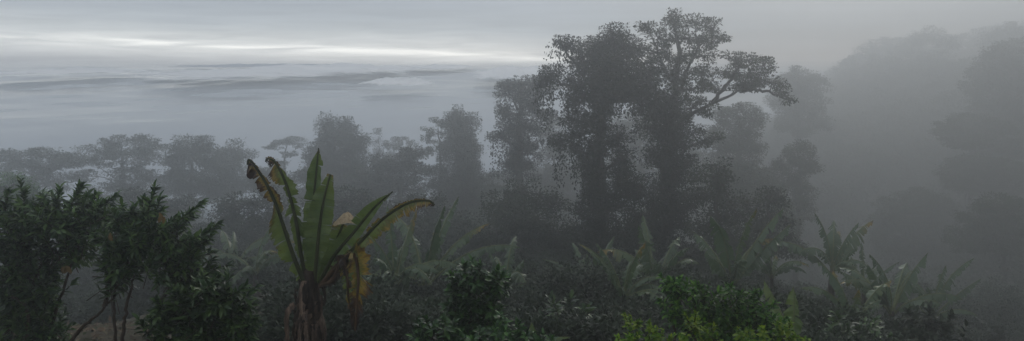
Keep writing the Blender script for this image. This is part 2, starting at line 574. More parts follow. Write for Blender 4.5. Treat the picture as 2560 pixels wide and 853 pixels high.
tree('vine_draped_tree', 'tall flat-topped vine-covered tree standing left of the biggest trees', 'tree', 57,
     [(1300, 206, 40, 9), (1348, 204, 32, 8), (1266, 218, 26, 8), (1335, 222, 44, 11), (1254, 238, 14, 7), (1368, 280, 24, 7), (1238, 340, 16, 8), (1380, 215, 14, 6), (1285, 250, 30, 18), (1340, 250, 26, 14), (1280, 285, 32, 22), (1330, 275, 24, 20), (1355, 290, 22, 9), (1270, 325, 32, 22), (1245, 335, 16, 12), (1310, 320, 36, 24), (1290, 365, 36, 28), (1275, 400, 24, 20), (1320, 380, 30, 28), (1300, 430, 40, 34)],
     [(1305, 220), (1300, 330), (1298, 440), (1300, 560)], 'vine', seed=22, clump=.55, leaf=.26, cover=.95, flat=.55, vine=5, vlen=2.6, tr=.4)

# the two big trees ------------------------------------------------------------
tree('vine_draped_tree', 'big dark tree smothered in hanging vines, left one of the tallest pair', 'tree', 36.5,
     [(1530, 80, 26, 14), (1508, 104, 40, 20), (1560, 112, 30, 24), (1478, 134, 36, 18), (1540, 146, 60, 28), (1500, 176, 62, 28), (1566, 186, 44, 28), (1522, 212, 66, 26),
      (1398, 103, 26, 7), (1424, 110, 22, 8), (1448, 122, 18, 9), (1382, 187, 34, 9), (1420, 197, 24, 10), (1360, 201, 14, 8), (1452, 208, 24, 14),
      (1456, 240, 36, 20), (1500, 255, 44, 28), (1432, 268, 18, 12), (1442, 300, 34, 18), (1490, 305, 34, 26), (1545, 240, 36, 20), (1588, 222, 34, 22), (1608, 258, 26, 18),
      (1406, 352, 26, 15), (1440, 344, 28, 15), (1455, 372, 26, 16), (1500, 350, 30, 32), (1490, 400, 34, 30), (1464, 418, 22, 24), (1500, 455, 36, 36), (1548, 335, 22, 24), (1556, 400, 26, 30),
      (1530, 520, 54, 40), (1480, 520, 40, 42), (1592, 470, 32, 40), (1560, 455, 30, 30), (1500, 600, 80, 52), (1590, 590, 60, 54), (1440, 610, 50, 40)],
     [(1520, 150), (1505, 280), (1500, 420), (1505, 560), (1510, 690)], 'vine', seed=31, clump=.42, leaf=.2, lpc=16, cover=1.15, flat=.7, vine=7, vlen=2.0, tr=.42,
     boughs=[[(1508, 260), (1455, 185), (1405, 112)], [(1506, 280), (1440, 225), (1378, 196)], [(1515, 180), (1530, 120), (1535, 85)], [(1506, 330), (1470, 330), (1420, 345)]])
tree('open_tree', 'tallest tree with open leafy crown and a long bough reaching right', 'tree', 39.5,
     [(1675, 38, 16, 10), (1690, 58, 34, 16), (1740, 62, 36, 16), (1785, 70, 28, 16), (1800, 90, 18, 16), (1620, 78, 32, 18), (1650, 95, 36, 18), (1715, 95, 46, 18), (1770, 105, 30, 15), (1600, 115, 26, 18), (1640, 130, 34, 18), (1700, 140, 40, 17), (1755, 140, 34, 15),
      (1615, 160, 30, 20), (1690, 182, 48, 20), (1750, 185, 40, 18), (1640, 200, 36, 22), (1715, 225, 46, 22), (1780, 215, 28, 16),
      (1828, 148, 30, 14), (1868, 152, 36, 16), (1908, 164, 32, 15), (1815, 180, 26, 14), (1880, 205, 36, 12), (1850, 182, 32, 14), (1895, 195, 32, 15), (1930, 206, 30, 15), (1956, 230, 22, 12), (1974, 249, 13, 8), (1840, 215, 24, 11), (1870, 225, 22, 9),
      (1660, 255, 40, 26), (1730, 270, 44, 24), (1775, 275, 22, 16), (1690, 310, 40, 24), (1735, 330, 24, 16), (1640, 320, 40, 34), (1770, 345, 34, 8), (1745, 362, 30, 8), (1620, 265, 34, 26)],
     [(1700, 130), (1690, 230), (1680, 330), (1672, 480), (1668, 600), (1670, 720)], 'open', seed=32, clump=.36, leaf=.24, lpc=9, cover=.66, flat=.6, tr=.36,
     boughs=[[(1686, 320), (1735, 282), (1795, 252), (1850, 226), (1905, 196)], [(1850, 228, .1), (1905, 226, .1), (1968, 248, .1)], [(1690, 240), (1722, 170), (1752, 95)], [(1692, 220, .3), (1655, 160, .4), (1635, 95, .4)], [(1700, 135), (1690, 90), (1684, 55)], [(1780, 258, -.3), (1825, 200, -.4), (1850, 165, -.4)]])
tree('creeper_column', 'thick dark curtain of creepers round the trunk of the tallest tree', 'climber', 38,
     [(1672, 268, 30, 26), (1640, 250, 34, 30), (1620, 190, 30, 30), (1662, 310, 36, 34), (1700, 350, 34, 30), (1655, 360, 40, 40), (1650, 420, 46, 46), (1705, 430, 36, 40), (1715, 520, 40, 46), (1660, 490, 44, 50), (1660, 560, 50, 54), (1665, 640, 62, 56), (1610, 600, 45, 60), (1720, 660, 50, 50)],
     [(1672, 300), (1662, 400), (1662, 560), (1664, 710)], 'vine', seed=33, clump=.4, leaf=.2, lpc=14, cover=.95, flat=.8, vine=5, vlen=2.0, tr=.25)

# behind / beside the pair -----------------------------------------------------
tree('canopy_tree', 'dome-shaped tree half hidden behind the tallest tree, on its right', 'tree', 68,
     [(1850, 275, 40, 14), (1820, 290, 40, 18), (1885, 300, 26, 20), (1850, 320, 55, 24), (1800, 350, 50, 30), (1880, 360, 34, 34), (1840, 400, 66, 40), (1870, 450, 50, 40), (1800, 470, 60, 45)],
     [(1850, 300), (1848, 420), (1848, 520)], seed=34, clump=.65, leaf=.3, cover=1.1, flat=.6, vine=1.5, vlen=1.6)
tree('drooping_tree', 'misty tree with drooping rounded tufts right of the tallest tree', 'tree', 66,
     [(2000, 370, 30, 12), (1980, 390, 24, 14), (2025, 395, 22, 18), (2000, 415, 30, 18), (1960, 410, 26, 20), (2030, 425, 14, 14), (1985, 460, 30, 26), (2010, 490, 26, 28), (1940, 450, 40, 36), (1990, 540, 40, 36)],
     [(2000, 390), (1998, 480), (1995, 590)], seed=35, clump=.55, leaf=.28, cover=.95, flat=.6, vine=2, vlen=1.5, tr=.28)
tree('canopy_tree', 'dark rounded understory tree beneath the gap left of the big pair', 'tree', 38,
     [(1310, 480, 60, 18), (1260, 505, 50, 24), (1360, 510, 50, 24), (1310, 540, 90, 34), (1250, 580, 60, 34), (1380, 580, 60, 36), (1310, 620, 100, 36)],
     [(1310, 510), (1310, 640)], seed=36, clump=.5, leaf=.24, cover=1.0, flat=.6, tr=.25)
tree('canopy_tree', 'bushy dark tree close under the right side of the tallest tree', 'tree', 36,
     [(1790, 412, 26, 14), (1770, 440, 40, 22), (1810, 460, 30, 24), (1775, 490, 50, 32), (1830, 520, 40, 34), (1770, 560, 50, 44), (1830, 590, 50, 44), (1780, 640, 70, 40)],
     [(1790, 440), (1790, 660)], seed=37, clump=.5, leaf=.24, cover=1.0, flat=.65, tr=.25)
tree('canopy_tree', 'spreading dim understory tree on the slope right of the big pair', 'tree', 36,
     [(1920, 500, 46, 20), (1880, 530, 44, 26), (1960, 540, 44, 26), (1920, 580, 70, 36), (1880, 620, 60, 34), (1970, 620, 50, 36)],
     [(1920, 530), (1920, 670)], seed=38, clump=.5, leaf=.25, cover=.95, flat=.6, tr=.25)
tree('canopy_tree', 'dim thicket tree in the hollow between the banana plant and the big pair', 'tree', 42,
     [(1060, 520, 70, 26), (1130, 560, 70, 34), (1000, 560, 60, 30), (1080, 600, 90, 34), (960, 540, 40, 22)],
     [(1070, 540), (1070, 640)], seed=39, clump=.55, leaf=.26, cover=.95, flat=.6, tr=.22)
tree('canopy_tree', 'dusky tree on the slope directly behind the banana crown', 'tree', 46,
     [(870, 500, 60, 24), (930, 530, 50, 26), (810, 520, 60, 26), (880, 560, 90, 34)],
     [(870, 520), (870, 610)], seed=40, clump=.6, leaf=.28, cover=.95, flat=.6, tr=.22)
tree('canopy_tree', 'shadowy tree on the slope between left shrubs and banana plant', 'tree', 44,
     [(600, 520, 60, 24), (660, 500, 50, 24), (560, 545, 50, 26), (640, 560, 80, 32), (700, 540, 50, 30)],
     [(620, 530), (622, 620)], seed=41, clump=.6, leaf=.28, cover=.95, flat=.6, tr=.22)
tree('canopy_tree', 'greener bushy tree at the left edge just above the shrubs', 'tree', 40,
     [(20, 470, 60, 26), (80, 490, 50, 24), (-30, 500, 60, 30), (40, 520, 80, 30), (110, 530, 50, 26)],
     [(30, 490), (30, 600)], 'bush', seed=42, clump=.42, leaf=.2, cover=.9, flat=.6, tr=.2)
tree('canopy_tree', 'shadowy bushy tree below the layered flat-topped tree', 'tree', 52,
     [(330, 510, 70, 26), (260, 530, 60, 26), (410, 530, 70, 28), (470, 520, 50, 24), (340, 560, 110, 34)],
     [(340, 530), (340, 620)], seed=43, clump=.6, leaf=.3, cover=.95, flat=.6, tr=.25)

# canopy closing the gaps of the left and middle row ---------------------------
tree('canopy_tree', 'low dim canopy between the rounded tree and the tall vine-draped tree', 'tree', 74,
     [(690, 428, 50, 18), (745, 440, 44, 18), (660, 450, 50, 22), (720, 470, 70, 26), (760, 490, 50, 28)],
     [(710, 440), (710, 540)], seed=61, clump=.75, leaf=.34, cover=.9, flat=.5, tr=.25)
tree('canopy_tree', 'low dim canopy right of the tall vine-draped tree above the folded dry leaf', 'tree', 72,
     [(915, 432, 40, 16), (890, 455, 50, 20), (950, 462, 46, 22), (900, 490, 70, 28)],
     [(910, 445), (910, 540)], seed=62, clump=.75, leaf=.34, cover=.9, flat=.5, tr=.25)
tree('canopy_tree', 'grey rounded canopy closing the gap left of the flat-topped vine-covered tree', 'tree', 70,
     [(1210, 452, 36, 18), (1180, 480, 44, 24), (1235, 485, 36, 24), (1200, 520, 60, 30)],
     [(1210, 470), (1210, 570)], seed=63, clump=.7, leaf=.32, cover=1.0, flat=.55, tr=.25)
tree('canopy_tree', 'pale misty tree seen in the gap left of the big dark vine tree', 'tree', 86,
     [(1385, 312, 30, 16), (1365, 340, 32, 20), (1400, 350, 28, 22), (1380, 390, 46, 28), (1395, 440, 50, 34), (1370, 480, 60, 36)],
     [(1385, 330), (1385, 480)], seed=64, clump=.75, leaf=.32, cover=1.1, flat=.6, tr=.3)
tree('canopy_tree', 'filler canopy added far back in the gap between flat-topped tree and big pair, in place of mist', 'tree', 100,  # filler crown added to darken the bright gap, where only mist stands
     [(1260, 455, 60, 24), (1330, 440, 60, 26), (1400, 445, 60, 28), (1460, 430, 50, 30), (1290, 500, 80, 36), (1390, 505, 90, 40), (1470, 490, 60, 40), (1340, 560, 120, 40)],
     [(1350, 460), (1350, 580)], seed=67, clump=.85, leaf=.36, cover=1.3, flat=.6, tr=.35)
tree('canopy_tree', 'misty dome-shaped tree standing directly behind the trunks of the big pair', 'tree', 84,
     [(1590, 300, 50, 20), (1550, 330, 46, 24), (1640, 330, 46, 24), (1590, 370, 70, 34), (1560, 430, 60, 40), (1650, 430, 70, 40), (1740, 420, 60, 34), (1730, 380, 40, 22)],
     [(1600, 320), (1600, 460)], seed=65, clump=.75, leaf=.32, cover=.9, flat=.6, tr=.3)
tree('canopy_tree', 'dim mass of a tree behind the dark understory crown right of the pair', 'tree', 60,
     [(1860, 440, 46, 22), (1820, 470, 44, 26), (1910, 470, 50, 26), (1870, 510, 80, 34)],
     [(1865, 460), (1865, 560)], seed=66, clump=.65, leaf=.3, cover=1.0, flat=.6, tr=.25)

# right-hand slope -------------------------------------------------------------
tree('canopy_tree', 'large broad tree crown rising at the right edge of the mist', 'tree', 98,
     [(2550, 125, 60, 26), (2500, 150, 46, 26), (2590, 150, 60, 34), (2460, 185, 40, 26), (2530, 190, 70, 36), (2440, 225, 34, 24), (2500, 240, 70, 40), (2570, 250, 60, 50), (2470, 285, 50, 28), (2530, 300, 80, 40), (2590, 330, 70, 50)],
     [(2530, 160), (2528, 260), (2525, 330)], 'misty', seed=51, clump=.85, leaf=.4, cover=1.15, flat=.6, tr=.5)
tree('umbrella_tree', 'misty umbrella-shaped crown on the right slope below the broad tree', 'tree', 88,
     [(2430, 300, 50, 15), (2380, 315, 46, 14), (2480, 315, 48, 14), (2350, 330, 24, 9), (2520, 328, 24, 9), (2430, 328, 80, 16), (2420, 352, 66, 16), (2480, 372, 60, 20), (2540, 370, 50, 24)],
     [(2430, 310), (2432, 370), (2432, 430)], 'misty', seed=52, clump=.7, leaf=.34, cover=1.15, flat=.45, tr=.35)
tree('canopy_tree', 'blurred round-topped tree in the right hollow above the bananas', 'tree', 82,
     [(2290, 490, 50, 18), (2240, 515, 50, 22), (2340, 515, 50, 24), (2280, 545, 90, 30), (2210, 560, 50, 26), (2370, 560, 50, 30), (2290, 600, 110, 36)],
     [(2285, 510), (2285, 650)], 'misty', seed=53, clump=.65, leaf=.3, cover=1.1, flat=.6, tr=.3)
tree('canopy_tree', 'blurred tree mass under the umbrella-shaped crown at right', 'tree', 84,
     [(2440, 410, 60, 20), (2390, 430, 50, 22), (2500, 420, 60, 24), (2450, 455, 90, 30), (2540, 460, 60, 40)],
     [(2450, 430), (2450, 530)], 'misty', seed=54, clump=.65, leaf=.3, cover=1.1, flat=.6, tr=.3)
tree('canopy_tree', 'dusky tree low at the right edge of the slope', 'tree', 60,
     [(2510, 520, 70, 30), (2450, 550, 60, 30), (2570, 540, 60, 40), (2500, 590, 100, 44), (2420, 600, 50, 36)],
     [(2510, 540), (2510, 680)], 'misty', seed=55, clump=.55, leaf=.26, cover=1.1, flat=.6, tr=.3)
tree('umbrella_tree', 'tiny faint flat-topped tree alone on the misty hillside', 'tree', 128,
     [(2335, 212, 18, 6), (2322, 218, 12, 5), (2348, 218, 12, 5)],
     [(2335, 215), (2336, 240), (2336, 275)], 'misty', seed=56, clump=.6, leaf=.3, cover=1.2, flat=.45, tr=.2)
tree('canopy_tree', 'faint rounded crown in mist beyond the long bough of the tallest tree', 'tree', 104,
     [(1995, 190, 42, 18), (1970, 215, 40, 24), (2030, 218, 40, 26), (1995, 250, 66, 34), (2010, 300, 70, 40)],
     [(1998, 220), (1998, 320)], 'misty', seed=57, clump=.9, leaf=.42, cover=1.1, flat=.6, tr=.4)


# ----------------------------------------------------------------- wood on the far hillside (one mass)
def build_forest():
    r = RS(77)
    mb = MB()
    bl = []

    def put(px, py, Y, rx, ry):
        s = Y / F
        c = at(px, py, Y)
        bl.append((c, np.array([rx * s, rx * s * .9, ry * s])))
    # crowns along the skyline of the far hill
    for px, py in ((2085, 190), (2110, 175), (2140, 150), (2170, 122), (2200, 108), (2235, 104), (2275, 106), (2315, 102), (2360, 104), (2400, 100), (2440, 88), (2480, 76), (2525, 72), (2570, 72), (2610, 76), (2650, 80)):
        put(px + 8, py + 26, 166 + r.uniform(-4, 3) - max(0, (px - 2400)) * .06, r.uniform(26, 36), r.uniform(18, 24))
        put(px, py + 8, 172 + r.uniform(-4, 3) - max(0, (px - 2400)) * .06, r.uniform(26, 36), r.uniform(16, 22))
    # the slope below
    for _ in range(150):
        a = math.radians(r.uniform(15, 41))
        d = r.uniform(118, 186)
        x, y = d * math.sin(a), d * math.cos(a)
        n_, u_ = x * BN[0] + y * BN[1], x * BU[0] + y * BU[1]
        if n_ > N1 - 10 or u_ > U1 - 10:
            continue
        g = float(gz(x, y))
        w = r.uniform(2.2, 4.2)
        bl.append((np.array([x, y, g + w * .7]), np.array([w, w, w * r.uniform(.7, 1.0)])))
    crown(mb, r, bl, 1.0, .55, 10, .8, .6, None, 'quad', .6)
    o = mb.build('forest', M['misty'])
    tag(o, 'continuous wood covering the misty hill at the right', 'wood', kind='stuff')


build_forest()


# ----------------------------------------------------------------- undergrowth over the slopes
def build_undergrowth():
    r = RS(5)
    mb = MB()
    P = []
    n = 0
    bl = []
    for _ in range(5600):
        d = 12 + 156 * r.rand() ** 1.3
        a = math.radians(r.uniform(-40, 42))
        x, y = d * math.sin(a), d * math.cos(a)
        if d < 26 and a < math.radians(-17):
            continue
        n_, u_ = x * BN[0] + y * BN[1], x * BU[0] + y * BU[1]
        if n_ > N1 - 6 or u_ > U1 - 6 or u_ < U0 + 6:
            continue
        w = r.uniform(.5, 1.3) * (1 + d / 90)
        h = w * r.uniform(.5, 1.3)
        if d < 36:
            w, h = w * .7, h * .55
        bl.append((np.array([x, y, float(gz(x, y)) + h * .35]), np.array([w, w, h])))
    near = [b for b in bl if np.hypot(b[0][0], b[0][1]) < 50]
    far = [b for b in bl if np.hypot(b[0][0], b[0][1]) >= 50]
    crown(mb, r, near, .34, .2, 11, .85, .7, None, 'quad', .6)
    crown(mb, r, far, .8, .36, 8, .5, .7, None, 'quad', .6)
    o = mb.build('undergrowth', M['under'])
    tag(o, 'tangled dark undergrowth covering the slopes below the trees', 'undergrowth', kind='stuff')
    # leaf litter and weeds on the earth bank at the left
    mb = MB()
    k = 5000
    a = np.radians(r.uniform(-42, -10, k))
    d = r.uniform(9, 22, k)
    x, y = d * np.sin(a), d * np.cos(a)
    pos = np.stack([x, y, gz(x, y) + .02 + .05 * r.rand(k)], 1)
    mb.leaves(pos, rand_unit(r, k) * np.array([1, 1, .25]), norm(np.array([0, 0, 1.]) + r.normal(size=(k, 3)) * .3), r.uniform(.08, .22, k), r.uniform(.04, .09, k), 'fold')
    o = mb.build('leaf_litter', leaf_mat('leaf_litter', [(.05, .035, .022), (.10, .07, .045), (.03, .045, .02), (.16, .11, .07)], .8, .1, .15))
    tag(o, 'dead leaves and small weeds on the brown bank under the left shrubs', 'leaf litter', kind='stuff')


build_undergrowth()


# ----------------------------------------------------------------- banana leaves
def blade(mid, perp, wl, wr, thl=0.0, thr=0.0, tears=10, seed=0, wither_fade=(0, 0), edge=.5, droop=.15, rag=.15, n=110, K=7, gap=.5, strip_var=.25, facing=None):
    """Torn banana blade: mid = (n,3) midrib, perp = (n,3) sideways; wl/wr half widths [(t, w)...];
    wither = [(t, value)...]; edge = how much more withered at the rim. Returns an MB."""
    r = RS(seed)
    mb = MB()
    mid = np.asarray(mid)
    n = len(mid)
    tan = norm(np.gradient(mid, axis=0))
    perp = norm(perp - tan * np.sum(perp * tan, -1, keepdims=True))
    nrm = np.cross(perp, tan)
    if facing is not None:
        sgn = np.sign(np.sum(nrm * np.asarray(facing), -1, keepdims=True))
        nrm = nrm * np.where(sgn == 0, 1, sgn)
    T = np.linspace(0, 1, n)
    wt = np.interp(T, [w[0] for w in wither_fade], [w[1] for w in wither_fade])
    cum = np.concatenate([[0], np.cumsum(np.linalg.norm(np.diff(mid, axis=0), axis=1))])
    for sgn_, wtab, th in ((-1, wl, thl), (1, wr, thr)):
        W = np.interp(T, [w[0] for w in wtab], [w[1] for w in wtab])
        cuts = np.unique(np.concatenate([[0, n - 1], np.sort(r.choice(np.arange(2, n - 2), max(0, min(tears, n - 6)), replace=False))]).astype(int))
        for a, b in zip(cuts[:-1], cuts[1:]):
            ids = np.arange(a, b + 1)
            if len(ids) < 2:
                continue
            m_ = len(ids)
            v = np.linspace(0, 1, K)
            wfac = 1 - strip_var * r.rand() ** 2
            e = W[ids] * wfac * (1 - rag * r.rand(m_))
            dth = r.normal() * .22 * (tears > 0)
            dr_ = droop * (1 + r.normal() * .6)
            sw = r.rand()
            cen = mid[(a + b) // 2]
            tcen = .5 * (cum[a] + cum[b])
            Vt = []
            At = []
            for j, vj in enumerate(v):
                ang = th + dth * vj
                off = (perp[ids] * sgn_ * math.cos(ang) + nrm[ids] * math.sin(ang)) * (e * vj)[:, None]
                dn = np.array([0, 0, -1.0]) * (dr_ * e * vj ** 2)[:, None]
                sh = -(cum[ids] - tcen)[:, None] * tan[ids] * (.32 * gap * vj ** 1.5)
                ripple = nrm[ids] * (np.sin(cum[ids] * 38 + sw * 6) * .012 * vj * (e > .03))[:, None]
                Vt.append(mid[ids] + off + dn + sh + ripple)
                At.append(np.clip(wt[ids] + edge * wt[ids] ** .5 * (vj - .35) * (1 + .5 * (sw - .5)) + .10 * (sw - .5) + .035 * r.normal(size=m_) + .05 * np.sin(cum[ids] * 170 + 3 * vj), 0.001, 1))
            V = np.stack(Vt, 1).reshape(-1, 3)
            A = np.stack(At, 1).reshape(-1)
            i = (np.arange(m_ - 1)[:, None] * K + np.arange(K - 1)[None, :]).reshape(-1, 1)
            q = i + np.array([[0, K, K + 1, 1]])
            mb.add(V, q, None, A)
    return mb


def main_banana():
    Y0 = 8.5
    s = Y0 / F
    b0 = at(770, 800, Y0)
    base = np.array([b0[0], Y0, float(gz(b0[0], Y0))])
    root = thing('banana_plant', base, 'foreground banana plant with torn, browning leaves and shaggy brown stem', 'banana plant')

    def P(pts, n):
        return spline([at(p[0], p[1], Y0 + (p[2] if len(p) > 2 else 0)) - base for p in pts], n)

    def px(tab):
        return [(t, w * s) for t, w in tab]

    def leaf(mid, wl, wr, thl, thr, tears, seed, wither_fade, edge=.5, droop=.15, rag=.12, rib=(5, 1.2), ribmat='rib', label=None, n=110, name='leaf', sv=.25, gap=.5):
        m = P(mid, n)
        tan = norm(np.gradient(m, axis=0))
        perp = norm(np.cross(tan, np.array([0, -1.0, 0])))
        mb = blade(m, perp, px(wl), px(wr), thl, thr, tears, seed, wither_fade, edge, droop, rag, gap=gap, strip_var=sv, facing=(0, -1, 0))
        o = mb.build(name, M['blade'], root, True)
        if label:
            o['label'] = label
        rb = MB()
        off = np.array([0, -.008, 0])
        rb.tube(m + off, np.linspace(rib[0] * s, rib[1] * s, n), 6)
        rb.build('midrib', M[ribmat], o, True)
        return o

    # upright leaves in the middle
    leaf([(775, 705, .10), (778, 620, .12), (783, 520, .18), (790, 440, .22), (797, 370, .2)],
         [(0, 8), (.3, 26), (.5, 28), (.62, 22), (.66, 24), (.8, 23), (.93, 11), (1, 1)],
         [(0, 8), (.3, 26), (.55, 26), (.8, 19), (.9, 13), (1, 1)], .35, .3, 7, 101,
         [(0, .05), (.8, .06), (.93, .18), (1, .55)], .25, .05, .05, (6, 1.5), label='tall upright green leaf with pointed tip', sv=.12, gap=.25)
    leaf([(786, 712, -.02), (792, 640, -.03), (800, 560, 0), (812, 490, .04), (826, 436, .05)],
         [(0, 12), (.15, 24), (.4, 37), (.6, 36), (.75, 30), (.9, 14), (1, 9)],
         [(0, 8), (.2, 18), (.4, 30), (.6, 32), (.78, 26), (.9, 16), (1, 8)], .25, -.15, 8, 102,
         [(0, .08), (.7, .08), (.95, .2), (1, .5)], .35, .05, .08, (6, 2.2), label='broad upright green leaf with dark midrib and blunt torn top', sv=.12, gap=.2)
    # narrow leaf pointing up to the right
    leaf([(800, 705, -.05), (835, 640, -.15), (885, 580, -.22), (935, 520, -.25), (982, 479, -.22)],
         [(0, 10), (.2, 26), (.45, 30), (.7, 22), (.9, 8), (1, 0)],
         [(0, 8), (.2, 20), (.4, 22), (.7, 14), (.9, 5), (1, 0)], .5, .4, 5, 103,
         [(0, .06), (.8, .06), (.95, .12), (1, .4)], .2, .03, .04, (6, 1.5), label='green leaf pointing up and to the right', sv=.08, gap=.2)
    # arching leaf with a yellow and brown rim
    leaf([(805, 712, -.12), (850, 655, -.25), (905, 600, -.35), (960, 545, -.4), (1020, 508, -.42), (1068, 501, -.42), (1087, 512, -.42)],
         [(0, 6), (.2, 12), (.5, 15), (.75, 11), (.95, 5), (1, 1)],
         [(0, 10), (.25, 32), (.5, 32), (.72, 27), (.9, 19), (1, 6)], .7, .3, 20, 104,
         [(0, .15), (.25, .27), (.45, .36), (.8, .42), (.95, .62), (1, .8)], .5, .12, .35, (5, 2), gap=.3, label='arching leaf with ragged yellow and brown lower edge')
    # two ragged leaves arching to the left
    leaf([(764, 712, -.05), (738, 650, -.1), (716, 585, -.12), (694, 520, -.15), (668, 462, -.2), (640, 418, -.22), (624, 400, -.22), (619, 412, -.22)],
         [(0, 8), (.1, 26), (.22, 40), (.36, 44), (.43, 30), (.46, 10), (.52, 26), (.62, 34), (.68, 14), (.74, 30), (.79, 14), (.86, 30), (.95, 20), (1, 7)],
         [(0, 6), (.2, 10), (.35, 16), (.5, 20), (.6, 12), (.8, 9), (1, 5)], .3, .3, 13, 105,
         [(0, .12), (.2, .14), (.34, .2), (.45, .38), (.58, .52), (.75, .56), (.9, .6), (1, .8)], .5, .3, .3, (6, 2), label='ragged browning leaf arching furthest left with curled tip', sv=.42, gap=.8)
    leaf([(768, 712, .05), (754, 640, .05), (742, 560, .02), (728, 500, 0), (710, 445, 0), (690, 408, 0), (672, 396, 0), (664, 404, 0)],
         [(0, 6), (.2, 22), (.36, 26), (.42, 12), (.52, 22), (.62, 40), (.7, 38), (.74, 12), (.82, 24), (.94, 17), (1, 6)],
         [(0, 6), (.25, 20), (.38, 30), (.55, 30), (.6, 12), (.7, 10), (.9, 8), (1, 5)], .3, .3, 13, 106,
         [(0, .08), (.35, .1), (.52, .2), (.63, .3), (.74, .54), (.9, .62), (1, .78)], .5, .3, .3, (6, 2), label='ragged leaf curling left, second from the left, torn to tatters', sv=.42, gap=.8)
    # short leaf folded over with a dry cream top
    leaf([(795, 706, .14), (820, 650, .18), (842, 600, .2), (858, 560, .2)],
         [(0, 10), (.4, 24), (.7, 28), (1, 26)], [(0, 10), (.4, 22), (.7, 30), (1, 28)], .15, .15, 5, 107,
         [(0, .1), (.6, .12), (.9, .3), (1, .5)], .3, .05, .15, (5, 3), label='short broken green leaf behind the dry folded tip', sv=.2, gap=.25)
    fold = MB()
    top = [at(*p) - base for p in ((832, 560, Y0 - .02), (846, 546, Y0 - .05), (858, 534, Y0 - .06), (870, 530, Y0 - .05), (880, 542, Y0 - .04), (886, 556, Y0 - .02))]
    low = [at(*p) - base for p in ((836, 566, Y0 - .1), (846, 562, Y0 - .16), (857, 560, Y0 - .17), (868, 558, Y0 - .16), (878, 558, Y0 - .13), (888, 560, Y0 - .08))]
    bak = [p + np.array([0, .14, -.05]) for p in top]
    V = np.array(low + top + bak)
    q = [[i, i + 1, i + 7, i + 6] for i in range(5)] + [[6 + i, 7 + i, 13 + i, 12 + i] for i in range(5)]
    fold.add(V, q)
    fo = fold.build('dry_leaf_fold', bark_mat('cream_dry_leaf', (.20, .15, .09), (.42, .34, .22), 30, .5), root)
    fo['label'] = 'dry cream folded leaf tip in the middle of the crown'
    # dead leaf bent over and hanging down on the right
    leaf([(805, 712, -.15), (835, 672, -.25), (868, 640, -.3), (888, 640, -.34), (896, 690, -.35), (893, 750, -.34), (888, 826, -.33)],
         [(0, 6), (.2, 22), (.38, 30), (.5, 56), (.7, 46), (.88, 26), (1, 12)],
         [(0, 8), (.2, 20), (.38, 26), (.5, 34), (.7, 32), (.88, 24), (1, 10)], .5, .4, 26, 108,
         [(0, .5), (.3, .66), (.42, .45), (.55, .42), (.75, .46), (.86, .7), (1, .95)], .3, .5, .4, (7, 2.5), 'ribdry', label='dead yellow-brown leaf hanging straight down on the right', sv=.5, gap=.6)
    leaf([(805, 716, -.1), (838, 690, -.2), (862, 668, -.22), (868, 700, -.24), (872, 745, -.22), (880, 790, -.2)],
         [(0, 6), (.3, 20), (.5, 34), (.7, 34), (1, 8)], [(0, 6), (.3, 14), (.6, 16), (1, 6)], .4, .4, 14, 109,
         [(0, .4), (.4, .3), (.6, .2), (.8, .4), (1, .75)], .4, .4, .3, (5, 2), 'ribdry', label='half green hanging leaf tucked behind the dead one', sv=.5, gap=.7)
    leaf([(800, 716, -.16), (830, 700, -.3), (846, 668, -.34), (850, 640, -.36), (862, 652, -.38), (868, 690, -.38), (872, 720, -.38)],
         [(0, 8), (.4, 16), (.7, 20), (1, 8)], [(0, 8), (.4, 14), (.7, 18), (1, 6)], .5, .5, 22, 110,
         [(0, .8), (1, .78)], .2, .4, .4, (5, 2), 'ribdry', label='crumpled dark brown dead leaf beside the stem', sv=.7, gap=1.0)

    # stem
    st = MB()
    r = RS(3)
    top_ = at(776, 676, Y0) - base
    pts = spline([np.array([0, 0, -.1]), np.array([0, 0, .6]), at(774, 853, Y0) - base, at(774, 770, Y0) - base, top_], 40)
    rad = np.interp(np.linspace(0, 1, 40), [0, .3, .6, .85, 1], [42 * s, 37 * s, 32 * s, 27 * s, 15 * s])
    st.tube(pts, rad * (1 + .05 * r.normal(size=40)), 18)
    st.build('pseudostem', M['pstem'], root, True)
    # dry sheaths wrapped round the stem, each hanging from its own height
    for k in range(64):
        a = r.rand() * 2 * math.pi
        if k < 44:
            a = math.pi * 1.5 + r.uniform(-1.25, 1.25)
        z0 = r.uniform(.35, .97)
        i0 = int(z0 * 39)
        ln = r.uniform(.35, .8)
        m = 14
        tt = np.linspace(0, 1, m)
        zs = pts[i0][2] - ln * tt
        ci = np.array([np.interp(z, pts[:, 2], pts[:, c]) for z in zs for c in (0, 1)]).reshape(-1, 2)
        rr = np.array([np.interp(z, pts[:, 2], rad) for z in zs]) * 1.03 + .008 + .05 * r.rand() * tt ** 2 + .02 * np.sin(tt * r.uniform(6, 14) + k)
        aa = a + .12 * np.sin(tt * r.uniform(2, 6) + k) + r.normal() * .1 * tt
        w = r.uniform(.012, .045) * (1 - .6 * tt) * (1 + .35 * r.normal(size=m))
        cen = np.stack([ci[:, 0] + rr * np.cos(aa), ci[:, 1] + rr * np.sin(aa), zs], 1)
        tg = np.stack([-np.sin(aa), np.cos(aa), np.zeros(m)], 1)
        ou = np.stack([np.cos(aa), np.sin(aa), np.zeros(m)], 1)
        V = np.stack([cen - tg * w[:, None], cen + ou * (.012 + w[:, None] * .25), cen + tg * w[:, None]], 1).reshape(-1, 3)
        i = (np.arange(m - 1)[:, None] * 3 + np.arange(2)[None, :]).reshape(-1, 1)
        sh = MB()
        sh.add(V, i + np.array([[0, 3, 4, 1]]))
        sh.build('dry_sheath', M['sheath'], root, True)
